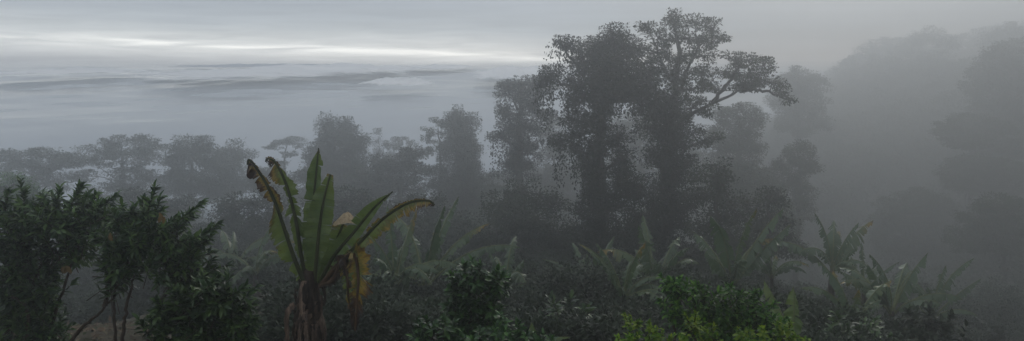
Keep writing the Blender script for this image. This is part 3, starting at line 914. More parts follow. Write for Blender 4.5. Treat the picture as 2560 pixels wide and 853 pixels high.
    # curled strip sticking out at lower left
    for pts2, w0 in (([(738, 760, -.1), (722, 775, -.15), (716, 800, -.16), (718, 840, -.15), (714, 880, -.12)], 8), ([(742, 720, -.1), (738, 735, -.14), (741, 760, -.14)], 4), ([(806, 715, -.1), (812, 735, -.15), (810, 765, -.15)], 5)):
        m = P(pts2, 24)
        mb = MB()
        tan = norm(np.gradient(m, axis=0))
        pe = norm(np.cross(tan, np.array([.2, -1.0, 0])))
        w = w0 * s * (1 - .4 * np.linspace(0, 1, 24)) * (1 + .25 * r.normal(size=24))
        V = np.stack([m - pe * w[:, None], m + np.array([0, -.02, 0]), m + pe * w[:, None]], 1).reshape(-1, 3)
        i = (np.arange(23)[:, None] * 3 + np.arange(2)[None, :]).reshape(-1, 1)
        mb.add(V, i + np.array([[0, 3, 4, 1]]))
        mb.build('dry_sheath', M['sheath'], root, True)


main_banana()


def grove_banana(name, label, px, py, Y, seed, h=1.0, nleaf=9, spread=1.0, leafpat=None, group='banana plants standing in the mist below', tear=16, mat='blade_far', wfac=1.0):
    """A whole banana plant; (px, py) is where its leaves leave the stem."""
    r = RS(seed)
    c = at(px, py, Y)
    g = float(gz(c[0], c[1]))
    base = np.array([c[0], c[1], g])
    H = max(.8, c[2] - g)
    root = thing(name, base, label, 'banana plant', group)
    st = MB()
    lean = r.normal(size=2) * .1
    pts = spline([np.array([0, 0, -.2]), np.array([lean[0] * .3, lean[1] * .3, H * .5]), np.array([0, 0, H])], 14)
    st.tube(pts, np.linspace(.16, .07, 14) * h, 8)
    st.build('pseudostem', M['pstem'], root, True)
    top = pts[-1]
    for k in range(nleaf):
        az = k * 2.4 + r.uniform(-.9, .9)
        if leafpat:
            az, a0, bend, L = leafpat[k]
        else:
            a0 = math.radians(r.uniform(3, 48))
            bend = math.radians(r.uniform(15, 125)) * spread
            L = h * r.uniform(1.2, 2.5)
        n = 46
        t = np.linspace(0, 1, n)
        ang = a0 + bend * t ** 1.5
        step = L / n
        rad = np.cumsum(np.sin(ang)) * step
        z = np.cumsum(np.cos(ang)) * step
        rv = np.array([math.cos(az), math.sin(az), 0])
        mid = top + np.array([0, 0, -.15]) + rv * rad[:, None] + np.array([0, 0, 1.0]) * z[:, None]
        perp = np.tile(np.cross(rv, np.array([0, 0, 1.0])), (n, 1))
        W = h * r.uniform(.15, .28) * wfac
        tab = [(0, .02), (.16, .03), (.26, W * .75), (.5, W), (.75, W * .85), (.93, W * .4), (1, .01)]
        old = r.rand() < .2
        wi = [(0, .1), (.6, .06 + .12 * old), (1, .1 + .6 * old * r.rand())]
        mb = blade(mid, perp, tab, tab, -.35 - .2 * r.rand(), -.35 - .2 * r.rand(), int(tear * r.uniform(.3, 1.9)), seed * 31 + k, wi, .12, .45, .25, K=4, gap=r.uniform(.3, 1.0), strip_var=.35, facing=(0, 0, 1))
        o = mb.build('leaf', M[mat], root, True)
        rb = MB()
        rb.tube(mid, np.linspace(.028, .006, n) * h, 5)
        rb.build('midrib', M['ribpale'], o, True)
    return root


GB = [
    (640, 690, 22, 'pale misty banana plant left of the foreground stem', 1.05, 9),
    (590, 735, 25, 'dim banana plant between the left shrubs and the foreground banana', 1.0, 8),
    (985, 720, 17, 'misty banana plant with feathered leaves right of the dead hanging leaf', 1.0, 10),
    (1060, 725, 18.5, 'misty banana plant with a tall pale leaf left of the rosette shrub', 1.05, 10),
    (930, 770, 23, 'dim banana plant low behind the hanging dead leaf', .9, 8),
    (1265, 775, 20, 'banana plant with one slanting leaf right of the rosette shrub', .95, 6),
    (1560, 750, 17, 'tattered banana plant left of the big dark bush', 1.0, 11),
    (1640, 735, 22, 'taller tattered banana plant behind the left end of the dark bush', 1.05, 10),
    (1480, 800, 23, 'faint banana plant low in the dark hollow at centre right', .9, 8),
    (1830, 720, 21, 'banana plant with slanting leaves behind the dark bush', 1.05, 9),
    (1930, 700, 23, 'faint banana plant behind the two broad young leaves', 1.0, 9),
    (2080, 690, 25, 'tallest misty banana plant right of the broad young leaves', 1.15, 11),
    (2160, 740, 25, 'misty banana plant with an upright dark shoot on the right', 1.1, 10),
    (2230, 790, 20, 'banana plant with drooping pale leaves near the bottom right', .95, 10),
    (2130, 820, 17, 'banana plant with bowed leaves right beside the yellow-green bushes', .85, 9),
    (2330, 800, 24, 'banana plant with a raised pale leaf furthest right', 1.0, 9),
]
for i, (px_, py_, Y_, lab_, h_, n_) in enumerate(GB):
    grove_banana('banana_plant', lab_, px_, py_ - 12, Y_, 200 + i * 3, h_ * (.8, 1.15, .95, 1.2, .7, 1.05)[i % 6], n_)

# two broad untorn leaves of a young banana behind the bushes, and a sucker at the bottom centre
PI = math.pi
grove_banana('young_banana_plant', 'young banana plant with broad unbroken upright leaves at right of the bushes', 1985, 842, 11.5, 301, .62, 3,
             leafpat=[(1.45, .10, .35, .98), (2.3, .42, .3, 1.15), (4.2, .5, 1.2, .6)], tear=1, mat='blade', group=None, wfac=1.45)
grove_banana('young_banana_plant', 'small banana sucker among the low weeds at bottom centre', 1325, 850, 8.6, 302, .4, 4,
             leafpat=[(1.4, .25, .5, .36), (3.4, .8, .9, .5), (0.1, .9, .9, .55), (5.2, .6, 1.2, .4)], tear=2, mat='blade', group=None, wfac=.9)


# ----------------------------------------------------------------- foreground shrubs
def shoot_leaves(mb, r, a, b, n, L, W, shape='oval', open_=.9, sag=.1, droop=.2, curve=.1):
    """A leafy shoot from a to b: leaves set spirally, pointing forward and outward."""
    ax = b - a
    ln = np.linalg.norm(ax)
    ax = ax / ln
    t = np.sort(r.rand(n) ** .85)
    pts = a + ax * (ln * t)[:, None] + np.array([0, 0, 1.0]) * (curve * ln * (t ** 2 - t))[:, None]
    phi = np.arange(n) * 2.4 + r.rand(n) * .6
    u = norm(np.cross(ax, [.3, .9, .2]))
    v = np.cross(ax, u)
    rad = u * np.cos(phi)[:, None] + v * np.sin(phi)[:, None]
    fw = (.35 + .75 * t)[:, None]
    dr = norm(rad * open_ * (1.15 - .6 * t)[:, None] + ax * fw + np.array([0, 0, -sag]) + r.normal(size=(n, 3)) * .18)
    nr = norm(ax * .6 + np.array([0, 0, .8]) + r.normal(size=(n, 3)) * .3)
    l = L * (.6 + .6 * r.rand(n)) * (1.05 - .35 * t)
    mb.leaves(pts, dr, nr, l, l * (W / L), shape, droop)


def shrub(name, label, Y, blobs, tips, stems, mat, seed, L, W, nl=26, dens=1.0, slen=.35, lean=(0.2, 0, .8), group=None, cat='shrub', sag=.1, open_=.9, yel=(), shape='oval', droop=.2, base_px=None):
    """blobs: (px,py,rx,ry) filled with random leafy shoots; tips: (px0,py0,px1,py1) explicit shoots; stems: pixel polylines."""
    r = RS(seed)
    s = Y / F
    b0 = at(base_px[0], base_px[1], Y) if base_px else at(stems[0][0][0], stems[0][0][1], Y)
    base = np.array([b0[0], Y, float(gz(b0[0], Y))])
    root = thing(name, base, label, cat, group)
    lv, tw = MB(), MB()
    lean = np.array(lean)
    for b in blobs:
        rx, ry = b[2] * s, b[3] * s
        n = int(dens * 14 * b[2] * b[3] / 2500.) + 2
        for _ in range(n):
            d = rand_unit(r, 1)[0] * r.rand() ** .4
            c = at(b[0], b[1], Y + (b[4] if len(b) > 4 else 0)) - base + d * np.array([rx, .5 * (rx + ry), ry])
            dirv = norm(np.array([d[0] * .9, d[1] * .7, .25 * d[2]]) + lean + r.normal(size=3) * .28)
            l = slen * r.uniform(.6, 1.2)
            a = c - dirv * l * .6
            e = c + dirv * l * .4
            shoot_leaves(lv, r, a, e, nl, L, W, shape, open_, sag, droop)
            tw.tube([a - dirv * l * .3, a, e], [.006, .005, .002], 4, False)
    for tp in tips:
        dy = tp[4] if len(tp) > 4 else r.uniform(-.25, .1)
        a, e = at(tp[0], tp[1], Y + dy + .1) - base, at(tp[2], tp[3], Y + dy) - base
        ln = np.linalg.norm(e - a)
        shoot_leaves(lv, r, a, e, int(nl * 2.0 * max(1, ln / .4)), L, W, shape, open_ * .85, sag, droop)
        tw.tube([a, (a + e) / 2, e], [.009, .006, .002], 5, False)
    lv.build('foliage', M[mat], root)
    if tw.n:
        tw.build('twig', M['stem'], root)
    for st in stems:
        pts = [at(p[0], p[1], Y + (p[2] if len(p) > 2 else 0)) - base for p in st]
        if pts[0][2] > .05 and st is stems[0]:
            pts = [np.array([0, 0, -.05])] + pts
        m = MB()
        q = spline(pts, 26)
        q[1:-1] += r.normal(size=(24, 3)) * .006
        m.tube(q, np.linspace(.028, .010, 26), 7)
        m.build('stem', M['stem'], root, True)
    for (yx, yy, yl) in yel:
        m = MB()
        p = (at(yx, yy, Y - .35) - base)[None]
        k = 4
        pos = p + r.normal(size=(k, 3)) * .012
        m.leaves(pos, norm(np.array([0, -.2, -1.]) + r.normal(size=(k, 3)) * .25), norm(np.array([.1, -1., .2]) + r.normal(size=(k, 3)) * .25), np.full(k, yl), np.full(k, yl * .5), 'oval')
        o = m.build('yellow_leaf', M['yellow'], root)
        o['label'] = 'withered orange-yellow leaf'
    return root


shrub('tall_shrub', 'dark green shrub filling the left corner, its top leaning over the bank', 8.6,
      [(40, 545, 80, 60), (150, 540, 90, 50), (230, 545, 60, 45), (60, 620, 90, 60), (170, 610, 80, 50), (40, 710, 80, 80), (110, 720, 60, 90), (40, 810, 90, 70), (110, 830, 60, 60)],
      [(150, 560, 205, 464), (120, 560, 150, 480), (190, 560, 290, 488), (60, 550, 60, 478), (10, 550, 20, 478), (200, 550, 240, 484), (90, 540, 110, 500), (230, 560, 300, 520), (250, 590, 300, 560), (170, 640, 230, 640), (-10, 560, -20, 480)],
      [[(60, 1000), (60, 850), (90, 700), (130, 580)], [(110, 990), (120, 850), (160, 720), (200, 590)], [(60, 900, -.2), (70, 780, -.3), (30, 740, -.35)], [(40, 1000), (20, 800), (20, 600)]],
      'shrub', 401, .16, .048, 22, .95, .44, (.12, -.05, .7), yel=((165, 662, .1),), sag=.15)
shrub('tall_shrub', 'dark green shrub on bare slanting stems with sprays pointing up right', 8.2,
      [(310, 600, 60, 50), (370, 590, 60, 60), (440, 600, 60, 45), (330, 660, 70, 40), (420, 660, 70, 40), (480, 640, 40, 40), (290, 690, 40, 35), (350, 560, 40, 40), (460, 690, 60, 30), (300, 620, 45, 60)],
      [(360, 560, 388, 470), (350, 570, 362, 500), (380, 560, 400, 496), (400, 590, 504, 506), (410, 600, 480, 540), (430, 640, 543, 562), (440, 640, 520, 600), (470, 690, 574, 662), (480, 700, 560, 690), (330, 560, 330, 520), (300, 570, 285, 530), (380, 610, 440, 545)],
      [(300, 1000), (288, 853), (285, 760), (290, 690)] and [[(300, 1000), (290, 853), (284, 770), (288, 690)], [(300, 950), (308, 840), (318, 760), (335, 690)], [(150, 900, .1), (195, 830, .08), (235, 795, .05), (285, 745, 0)], [(262, 765, 0), (268, 735, 0), (266, 690, 0)], [(340, 950, .1), (390, 780, .1), (415, 735, .05), (440, 690, 0)]],
      'shrub', 402, .155, .047, 22, .85, .42, (.35, -.05, .55), yel=((402, 535, .085), (276, 585, .08)), sag=.15)
shrub('tall_shrub', 'lower dark green shrub just left of the banana stem', 7.8,
      [(500, 760, 70, 50), (560, 740, 50, 40), (590, 790, 40, 50), (470, 820, 70, 50), (550, 830, 80, 50), (410, 800, 50, 50), (600, 840, 40, 40)],
      [(540, 760, 610, 720), (560, 790, 632, 762), (500, 740, 545, 690), (480, 740, 500, 700), (570, 810, 640, 800), (440, 780, 440, 730), (420, 790, 390, 750)],
      [[(520, 1060), (515, 900), (510, 800)], [(560, 1050), (560, 920), (575, 800)]],
      'shrub', 403, .155, .05, 22, .95, .4, (.3, -.05, .6), sag=.12)
shrub('rosette_shrub', 'upright shrub with glossy whorled leaves in the bottom centre', 8.8,
      [(1190, 700, 45, 30), (1160, 730, 40, 36), (1230, 715, 38, 34), (1190, 760, 60, 40), (1155, 790, 36, 40), (1225, 780, 34, 50), (1190, 820, 50, 40)],
      [(1180, 710, 1180, 652), (1170, 710, 1160, 664), (1195, 705, 1200, 660), (1150, 720, 1126, 688), (1225, 720, 1245, 676), (1235, 720, 1258, 690), (1150, 740, 1128, 722), (1235, 740, 1262, 722), (1140, 770, 1118, 765)],
      [[(1195, 1050), (1192, 900), (1188, 780), (1182, 690)], [(1210, 1040), (1215, 860), (1232, 740)]],
      'coffee', 404, .15, .058, 20, 1.0, .26, (0, -.05, .7), sag=.25, open_=1.1)
shrub('weedy_bush', 'low leafy weeds along the bottom edge left and right of the rosette shrub', 8.0,
      [(1080, 830, 50, 24), (1130, 840, 50, 30), (1190, 850, 60, 26), (1250, 830, 50, 30), (1300, 845, 50, 26), (1370, 850, 40, 16), (1050, 850, 40, 20)],
      [(1080, 830, 1064, 798), (1260, 820, 1250, 785), (1110, 830, 1110, 800), (1300, 840, 1296, 806)],
      [[(1120, 1080), (1120, 960), (1120, 860)], [(1260, 1080), (1260, 960), (1260, 850)]],
      'coffee', 405, .12, .05, 16, .7, .2, (0, -.1, .6), sag=.2, open_=1.1)
shrub('leafy_bush', 'large dark green bush in the bottom right foreground', 8.8,
      [(1700, 730, 45, 30), (1760, 750, 50, 34), (1820, 755, 60, 34), (1880, 770, 50, 34), (1720, 790, 60, 40), (1800, 800, 70, 40), (1880, 815, 60, 36), (1930, 810, 36, 36), (1760, 840, 80, 36), (1860, 845, 80, 30), (1940, 845, 50, 30)],
      [(1680, 730, 1652, 692), (1690, 740, 1700, 700), (1700, 720, 1668, 700), (1760, 740, 1740, 710), (1820, 740, 1826, 716), (1880, 760, 1890, 728), (1910, 790, 1936, 760), (1670, 770, 1650, 750)],
      [[(1780, 1040), (1780, 900), (1770, 780)], [(1850, 1040), (1860, 900), (1870, 790)], [(1700, 1030), (1690, 880), (1680, 760)]],
      'bush', 406, .115, .045, 20, 1.15, .26, (.05, -.1, .5), sag=.15, open_=1.05)
for i, (lab_, Y_, bl_, tp_, mt_, L_, W_) in enumerate((
    ('low dusky shrub between banana stem and rosette shrub', 13.0, [(960, 830, 50, 30), (1010, 850, 50, 26), (920, 855, 40, 20)], [(960, 820, 950, 780), (1000, 840, 1020, 800)], 'under', .2, .07),
    ('dusky broad-leaved shrub in the dark gap right of the rosette shrub', 13.5, [(1400, 810, 60, 34), (1460, 835, 60, 30), (1360, 840, 50, 26)], [(1400, 800, 1380, 750), (1440, 810, 1470, 770), (1420, 800, 1425, 745)], 'shrub', .24, .10),
    ('feathery dusky shrub just left of the yellow-green bushes', 14.5, [(1510, 800, 50, 30), (1540, 830, 50, 30), (1480, 760, 30, 24)], [(1510, 790, 1490, 740), (1530, 800, 1560, 750)], 'under', .26, .05),
    ('dusky leafy shrub at the bottom right below the misty bananas', 14.0, [(2110, 835, 70, 28), (2180, 850, 60, 24), (2060, 850, 40, 24)], [(2110, 825, 2090, 785), (2170, 840, 2190, 800)], 'shrub', .22, .09),
    ('broad-leaved dusky shrub further right along the bottom edge', 16.0, [(2290, 835, 70, 30), (2370, 850, 70, 26), (2330, 820, 40, 24)], [(2290, 820, 2270, 780), (2350, 830, 2380, 790), (2320, 810, 2325, 770)], 'under', .28, .11))):
    shrub('low_shrub', lab_, Y_, bl_, tp_, [[(bl_[0][0], 1000), (bl_[0][0], 900), (bl_[0][0], 830)]], mt_, 440 + i, L_, W_, 18, .9, .5, (0, -.1, .6), sag=.25, open_=1.1)
LG = 'yellow-green young bushes along the bottom edge'
for i, (lab_, bl_, tp_, st_) in enumerate((
    ('yellow-green young bush at the left foot of the large dark bush', [(1580, 830, 24, 26), (1620, 840, 36, 22), (1570, 852, 30, 20), (1660, 850, 30, 16)],
     [(1575, 820, 1560, 784), (1580, 820, 1572, 790), (1590, 820, 1598, 800), (1630, 830, 1622, 806)], [[(1600, 1100), (1600, 980), (1595, 850)]]),
    ('yellow-green young bush with the tallest bright sprig in front of the dark bush', [(1735, 820, 16, 24), (1720, 845, 30, 22), (1770, 840, 24, 20), (1800, 852, 30, 14)],
     [(1730, 820, 1712, 788), (1735, 820, 1740, 780), (1740, 830, 1745, 796), (1760, 835, 1772, 812)], [[(1740, 1100), (1740, 980), (1738, 840)]]),
    ('yellow-green young bush in front of the two broad young banana leaves', [(1950, 830, 26, 20), (1975, 845, 26, 18), (1920, 848, 30, 18), (2000, 852, 26, 14)],
     [(1945, 825, 1950, 806), (1970, 830, 1975, 808), (1910, 840, 1905, 820)], [[(1950, 1100), (1950, 980), (1950, 850)]]),
    ('yellow-green young bush, small, in front of the right part of the dark bush', [(1850, 850, 30, 16), (1870, 845, 20, 16)],
     [(1850, 845, 1846, 822), (1870, 840, 1876, 818)], [[(1860, 1100), (1860, 980), (1860, 860)]]))):
    shrub('young_bush', lab_, 7.6, bl_, tp_, st_, 'lime', 420 + i, .075, .036, 15, .85, .18, (0, -.1, .7), LG, 'bush', sag=.1, open_=1.1)
# small dark pointed treetop at the bottom right
tree('conifer', 'small dark pointed treetop at the bottom right corner', 'tree', 24,
     [(2496, 828, 5, 8), (2495, 842, 10, 9), (2496, 862, 16, 14), (2496, 890, 22, 18), (2496, 925, 30, 24)],
     [(2496, 826), (2496, 900), (2496, 960)], 'vine', seed=58, clump=.16, leaf=.1, cover=1.4, flat=.7, tr=.07)


# ----------------------------------------------------------------- cloud sea and far peaks
def cloud_mat(name, c1, c2, scale, alpha=False):
    m = D.materials.new(name)
    nt, N, L = nodes_of(m)
    out = N.new('ShaderNodeOutputMaterial')
    df = N.new('ShaderNodeBsdfDiffuse')
    tc = N.new('ShaderNodeTexCoord')
    mp = N.new('ShaderNodeMapping')
    mp.inputs['Scale'].default_value = (scale * .35, scale, scale)
    no = N.new('ShaderNodeTexNoise')
    no.inputs['Scale'].default_value = 1
    no.inputs['Detail'].default_value = 6
    no.inputs['Roughness'].default_value = .55
    L.new(tc.outputs['Object'], mp.inputs['Vector'])
    L.new(mp.outputs[0], no.inputs['Vector'])
    cr = N.new('ShaderNodeValToRGB')
    cr.color_ramp.elements[0].position, cr.color_ramp.elements[0].color = .38, (*c1, 1)
    cr.color_ramp.elements[1].position, cr.color_ramp.elements[1].color = .66, (*c2, 1)
    L.new(no.outputs['Fac'], cr.inputs['Fac'])
    L.new(cr.outputs[0], df.inputs['Color'])
    if not alpha:
        # cloud tops scatter forward: at grazing angles they give back the bright horizon
        gl = N.new('ShaderNodeBsdfGlossy')
        gl.inputs['Roughness'].default_value = .1
        gl.inputs['Color'].default_value = (.8, .8, .8, 1)
        fr = N.new('ShaderNodeFresnel')
        fr.inputs['IOR'].default_value = 1.13
        mg = N.new('ShaderNodeMixShader')
        L.new(fr.outputs[0], mg.inputs[0])
        L.new(df.outputs[0], mg.inputs[1])
        L.new(gl.outputs[0], mg.inputs[2])
        # distance haze put in as transparency: the deck fades into the sky
        fa = N.new('ShaderNodeAttribute')
        fa.attribute_name = 'wither_fade'
        tp = N.new('ShaderNodeBsdfTransparent')
        mf = N.new('ShaderNodeMixShader')
        L.new(fa.outputs['Fac'], mf.inputs[0])
        L.new(tp.outputs[0], mf.inputs[1])
        L.new(mg.outputs[0], mf.inputs[2])
        L.new(mf.outputs[0], out.inputs['Surface'])
        return m
    at_ = N.new('ShaderNodeAttribute')
    at_.attribute_name = 'wither_fade'
    n2 = N.new('ShaderNodeTexNoise')
    n2.inputs['Scale'].default_value = 3.2
    n2.inputs['Detail'].default_value = 9
    n2.inputs['Roughness'].default_value = .62
    L.new(mp.outputs[0], n2.inputs['Vector'])
    ma = N.new('ShaderNodeMath')
    ma.operation = 'ADD'
    L.new(at_.outputs['Fac'], ma.inputs[0])
    L.new(n2.outputs['Fac'], ma.inputs[1])
    mr = N.new('ShaderNodeMapRange')
    mr.interpolation_type = 'SMOOTHSTEP'
    mr.inputs[1].default_value, mr.inputs[2].default_value = .64, 1.05
    L.new(ma.outputs[0], mr.inputs[0])
    tr = N.new('ShaderNodeBsdfTransparent')
    mx = N.new('ShaderNodeMixShader')
    L.new(mr.outputs[0], mx.inputs[0])
    L.new(tr.outputs[0], mx.inputs[1])
    L.new(df.outputs[0], mx.inputs[2])
    L.new(mx.outputs[0], out.inputs['Surface'])
    return m


ZD = -320.0


def cloud_deck():
    r = RS(9)
    az = np.radians(np.linspace(-75, 75, 220))
    rr = np.geomspace(300, 70000, 200)
    A, R = np.meshgrid(az, rr)
    x, y = R * np.sin(A), R * np.cos(A)
    z = np.full_like(x, ZD)
    for k in range(9):
        f = .0006 * 1.5 ** k
        th = r.rand() * 6.28
        z += (6 + 24 * np.clip((R - 5000) / 6000, 0, 1)) / 1.35 ** k * np.sin(x * f * math.cos(th) + y * f * math.sin(th) + r.rand() * 6.28) * (1.0 / (1 + (R / 26000) ** 2))
    mb = MB()
    a, b = A.shape
    i = (np.arange(a - 1)[:, None] * b + np.arange(b - 1)[None, :]).reshape(-1, 1)
    mb.add(np.dstack([x, y, z]).reshape(-1, 3), i + np.array([[0, 1, b + 1, b]]), None, np.clip(1 - (np.log(R) - math.log(13000)) / math.log(4.2), 0.001, 1).ravel())
    o = mb.build('cloud_sea', cloud_mat('cloud_sea', (.315, .36, .41), (.345, .39, .44), .00022), smooth=True)
    tag(o, 'grey sea of low cloud filling the valley to the horizon', kind='structure')


cloud_deck()


def cloud_bank(px0, px1, py, thick, label, seed, col=None, zoff=60):
    """A long low bank of cloud lying on the cloud sea, seen at pixels px0..px1 around row py."""
    d = (ZD + zoff) / ((140.0 - py) / F)
    c = at((px0 + px1) / 2, py, d)
    hw = (px1 - px0) / 2 / F * d
    hd = thick / 2 / F * d * d / abs(ZD + zoff)
    r = RS(seed)
    n, k = 160, 40
    u, v = np.meshgrid(np.linspace(-1, 1, n), np.linspace(-1, 1, k))
    x, y = u * hw, v * hd
    fall = np.clip(1 - np.sqrt(u ** 2 + v ** 2), 0, 1)
    z = 55 * np.sqrt(fall) - 15
    for q in range(7):
        f = 5 * 1.6 ** q
        z = z + fall ** .5 * 60 / 1.45 ** q * np.abs(np.sin(u * f + v * f * .5 * r.normal() + r.rand() * 6) * np.cos(v * f * .8 + u * f * .3 * r.normal() + r.rand() * 6))
    z = z * min(1.0, thick / 40.0 + .15)
    mb = MB()
    i = (np.arange(k - 1)[:, None] * n + np.arange(n - 1)[None, :]).reshape(-1, 1)
    mb.add(np.dstack([x, y, z]).reshape(-1, 3), i + np.array([[0, 1, n + 1, n]]), None, np.clip(fall * 1.8, .0, .95).ravel() - .08)
    o = mb.build('cloud_bank', col or CB)
    o.location = Vector([float(q) for q in c])
    tag(o, label, 'cloud bank', kind='structure')


CB = cloud_mat('bright_cloud', (.72, .74, .76), (.88, .88, .88), .0006, True)
CG = cloud_mat('grey_cloud', (.34, .37, .42), (.40, .43, .48), .0005, True)  # darker grey cloud colour for the band near the horizon
cloud_bank(500, 1080, 182, 40, 'broad white cloud bank across the valley', 1)
cloud_bank(880, 1110, 213, 14, 'thin white cloud streak below the broad bank', 2)
cloud_bank(1000, 1200, 170, 14, 'small white cloud wisp right of the broad bank', 3)
cloud_bank(1150, 1440, 190, 34, 'white cloud bank beside the biggest trees', 4)
cloud_bank(20, 360, 186, 20, 'faint cloud streak at the far left', 5)
cloud_bank(330, 620, 188, 12, 'faint cloud streak left of the broad bank', 6)
cloud_bank(420, 920, 166, 11, 'dark grey band of cloud near the horizon', 7, CG)


# ----------------------------------------------------------------- haze
def haze():
    pts = []
    for z in (-1, 1):
        for n, u in ((N0, U0), (N1, U0), (N1, U1), (N0, U1)):
            xy = n * BN + u * BU
            pts.append((xy[0], xy[1], TOP if z > 0 else -57.0))
    mb = MB()
    mb.add(np.array(pts), [[0, 1, 2, 3], [7, 6, 5, 4], [4, 5, 1, 0], [5, 6, 2, 1], [6, 7, 3, 2], [7, 4, 0, 3]])
    m = D.materials.new('haze')
    nt, N, L = nodes_of(m)
    out = N.new('ShaderNodeOutputMaterial')
    pv = N.new('ShaderNodeVolumePrincipled')
    pv.inputs['Color'].default_value = (.92, .95, .972, 1)
    pv.inputs['Density'].default_value = HAZE
    pv.inputs['Anisotropy'].default_value = .8
    L.new(pv.outputs[0], out.inputs['Volume'])
    o = mb.build('haze', m)
    tag(o, 'grey mist filling the slope and the valley edge', kind='stuff')


HAZE = .0082
haze()


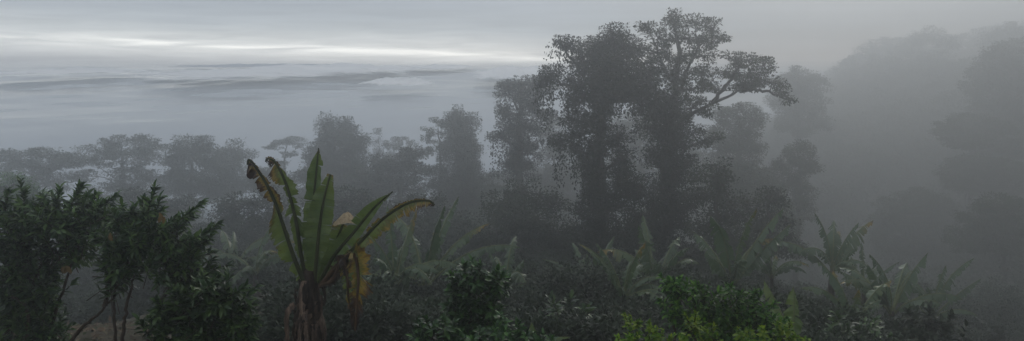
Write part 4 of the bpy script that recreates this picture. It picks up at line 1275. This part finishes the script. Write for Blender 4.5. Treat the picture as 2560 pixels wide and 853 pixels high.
# ----------------------------------------------------------------- sky
def sky():
    w = D.worlds.new('World')
    SC.world = w
    w.use_nodes = True
    nt = w.node_tree
    N, L = nt.nodes, nt.links
    N.clear()
    out = N.new('ShaderNodeOutputWorld')
    bg = N.new('ShaderNodeBackground')
    bg.inputs['Strength'].default_value = 1.0

    def ma(op, a, b=None, c=None):
        n = N.new('ShaderNodeMath')
        n.operation = op
        for i, v in enumerate((a, b, c)):
            if v is None:
                continue
            if isinstance(v, (int, float)):
                n.inputs[i].default_value = v
            else:
                L.new(v, n.inputs[i])
        return n.outputs[0]
    tc = N.new('ShaderNodeTexCoord')
    sep = N.new('ShaderNodeSeparateXYZ')
    L.new(tc.outputs['Generated'], sep.inputs[0])
    x, y, z = sep.outputs
    az = ma('ARCTAN2', x, y)
    comb = N.new('ShaderNodeCombineXYZ')
    L.new(ma('MULTIPLY', az, 3.0), comb.inputs[0])
    L.new(ma('MULTIPLY', z, 55.0), comb.inputs[1])
    no = N.new('ShaderNodeTexNoise')
    no.inputs['Scale'].default_value = 1.0
    no.inputs['Detail'].default_value = 5
    L.new(comb.outputs[0], no.inputs['Vector'])
    nz = ma('SUBTRACT', no.outputs['Fac'], .5)
    comb2 = N.new('ShaderNodeCombineXYZ')
    L.new(ma('MULTIPLY', az, 9.0), comb2.inputs[0])
    L.new(ma('MULTIPLY', z, 130.0), comb2.inputs[1])
    no2 = N.new('ShaderNodeTexNoise')
    no2.inputs['Scale'].default_value = 1.0
    no2.inputs['Detail'].default_value = 6
    no2.inputs['Distortion'].default_value = .6
    L.new(comb2.outputs[0], no2.inputs['Vector'])
    nz2 = ma('SUBTRACT', no2.outputs['Fac'], .5)
    # overcast body: grey-blue near the horizon, brighter to the zenith
    cr = N.new('ShaderNodeValToRGB')
    el = cr.color_ramp.elements
    el[0].position, el[0].color = 0.0, (.40, .42, .45, 1)
    el[1].position, el[1].color = 1.0, (.70, .735, .79, 1)
    for p, c in ((.035, (.25, .305, .365)), (.08, (.33, .37, .43)), (.3, (.48, .515, .57))):
        e = el.new(p)
        e.color = (*c, 1)
    L.new(z, cr.inputs['Fac'])
    dim = N.new('ShaderNodeMapRange')
    dim.interpolation_type = 'SMOOTHSTEP'
    dim.inputs[1].default_value, dim.inputs[2].default_value = .02, .38
    dim.inputs[3].default_value, dim.inputs[4].default_value = 1.0, .55
    L.new(az, dim.inputs[0])
    sc = N.new('ShaderNodeVectorMath')
    sc.operation = 'SCALE'
    L.new(cr.outputs[0], sc.inputs[0])
    L.new(ma('MULTIPLY', dim.outputs[0], ma('MULTIPLY_ADD', nz, .8, ma('MULTIPLY_ADD', nz2, .3, ZEN))), sc.inputs['Scale'])
    # bright strip of clear sky just above the cloud sea, rising to the left
    e0 = ma('MULTIPLY_ADD', az, -.034, .001)
    d = ma('SUBTRACT', ma('ADD', z, ma('MULTIPLY', nz, .012)), e0)
    above = ma('MULTIPLY', ma('MAXIMUM', d, 0.0), 1 / .031)
    below = ma('MULTIPLY', ma('MINIMUM', d, 0.0), 1 / .02)
    g = ma('EXPONENT', ma('MULTIPLY', ma('ADD', ma('POWER', above, 1.4), ma('MULTIPLY', below, below)), -1.0))
    core = ma('EXPONENT', ma('MULTIPLY', ma('POWER', ma('ABSOLUTE', ma('MULTIPLY', d, 1 / .0035)), 2.0), -1.0))
    fr = N.new('ShaderNodeMapRange')
    fr.interpolation_type = 'SMOOTHSTEP'
    fr.inputs[1].default_value, fr.inputs[2].default_value = .30, -.10
    L.new(az, fr.inputs[0])
    amp = ma('MULTIPLY', ma('MULTIPLY_ADD', ma('MULTIPLY', core, ma('MAXIMUM', ma('MULTIPLY_ADD', nz2, 3.2, .5), 0.0)), .6, ma('MULTIPLY', g, ma('MULTIPLY_ADD', nz2, .9, .76))), fr.outputs[0])
    sc2 = N.new('ShaderNodeVectorMath')
    sc2.operation = 'SCALE'
    sc2.inputs[0].default_value = (1.0, .965, .86)
    L.new(amp, sc2.inputs['Scale'])
    ad = N.new('ShaderNodeVectorMath')
    ad.operation = 'ADD'
    L.new(sc.outputs[0], ad.inputs[0])
    L.new(sc2.outputs[0], ad.inputs[1])
    # a little of the clear daylight sky above the cloud
    st = N.new('ShaderNodeTexSky')
    st.sky_type = 'NISHITA'
    st.sun_disc = False
    st.sun_elevation = math.radians(SUN_EL)
    st.sun_rotation = math.radians(SUN_AZ)
    sc3 = N.new('ShaderNodeVectorMath')
    sc3.operation = 'SCALE'
    sc3.inputs['Scale'].default_value = .006
    L.new(st.outputs[0], sc3.inputs[0])
    ad2 = N.new('ShaderNodeVectorMath')
    ad2.operation = 'ADD'
    L.new(ad.outputs[0], ad2.inputs[0])
    L.new(sc3.outputs[0], ad2.inputs[1])
    L.new(ad2.outputs[0], bg.inputs['Color'])
    L.new(bg.outputs[0], out.inputs['Surface'])


ZEN = 1.0
SUN_EL, SUN_AZ = 30.0, 24.0
sky()
ld = D.lights.new('sun', 'SUN')
ld.energy = .8
ld.angle = math.radians(24)
ld.color = (1, .97, .92)
lo = D.objects.new('sun', ld)
COL.objects.link(lo)
lo.rotation_euler = (math.radians(90 - SUN_EL), 0, math.radians(180 - SUN_AZ))   # light travels from ahead-left

# ----------------------------------------------------------------- camera and render settings
cd = D.cameras.new('camera')
cd.sensor_width = 36
cd.lens = 36 * F / 2560.0
cd.clip_start = .1
cd.clip_end = 200000
co = D.objects.new('camera', cd)
COL.objects.link(co)
co.location = (0, 0, 0)
co.rotation_euler = (math.pi / 2 - PITCH, 0, 0)
SC.camera = co
vs = SC.view_settings
vs.view_transform = 'Standard'
vs.look = 'None'
vs.exposure = 0
vs.gamma = 1
vs.use_curve_mapping = False
SC.render.engine = 'CYCLES'
cy = SC.cycles
cy.max_bounces = 8
cy.volume_bounces = 3
cy.diffuse_bounces = 3
cy.transparent_max_bounces = 16
cy.use_denoising = True
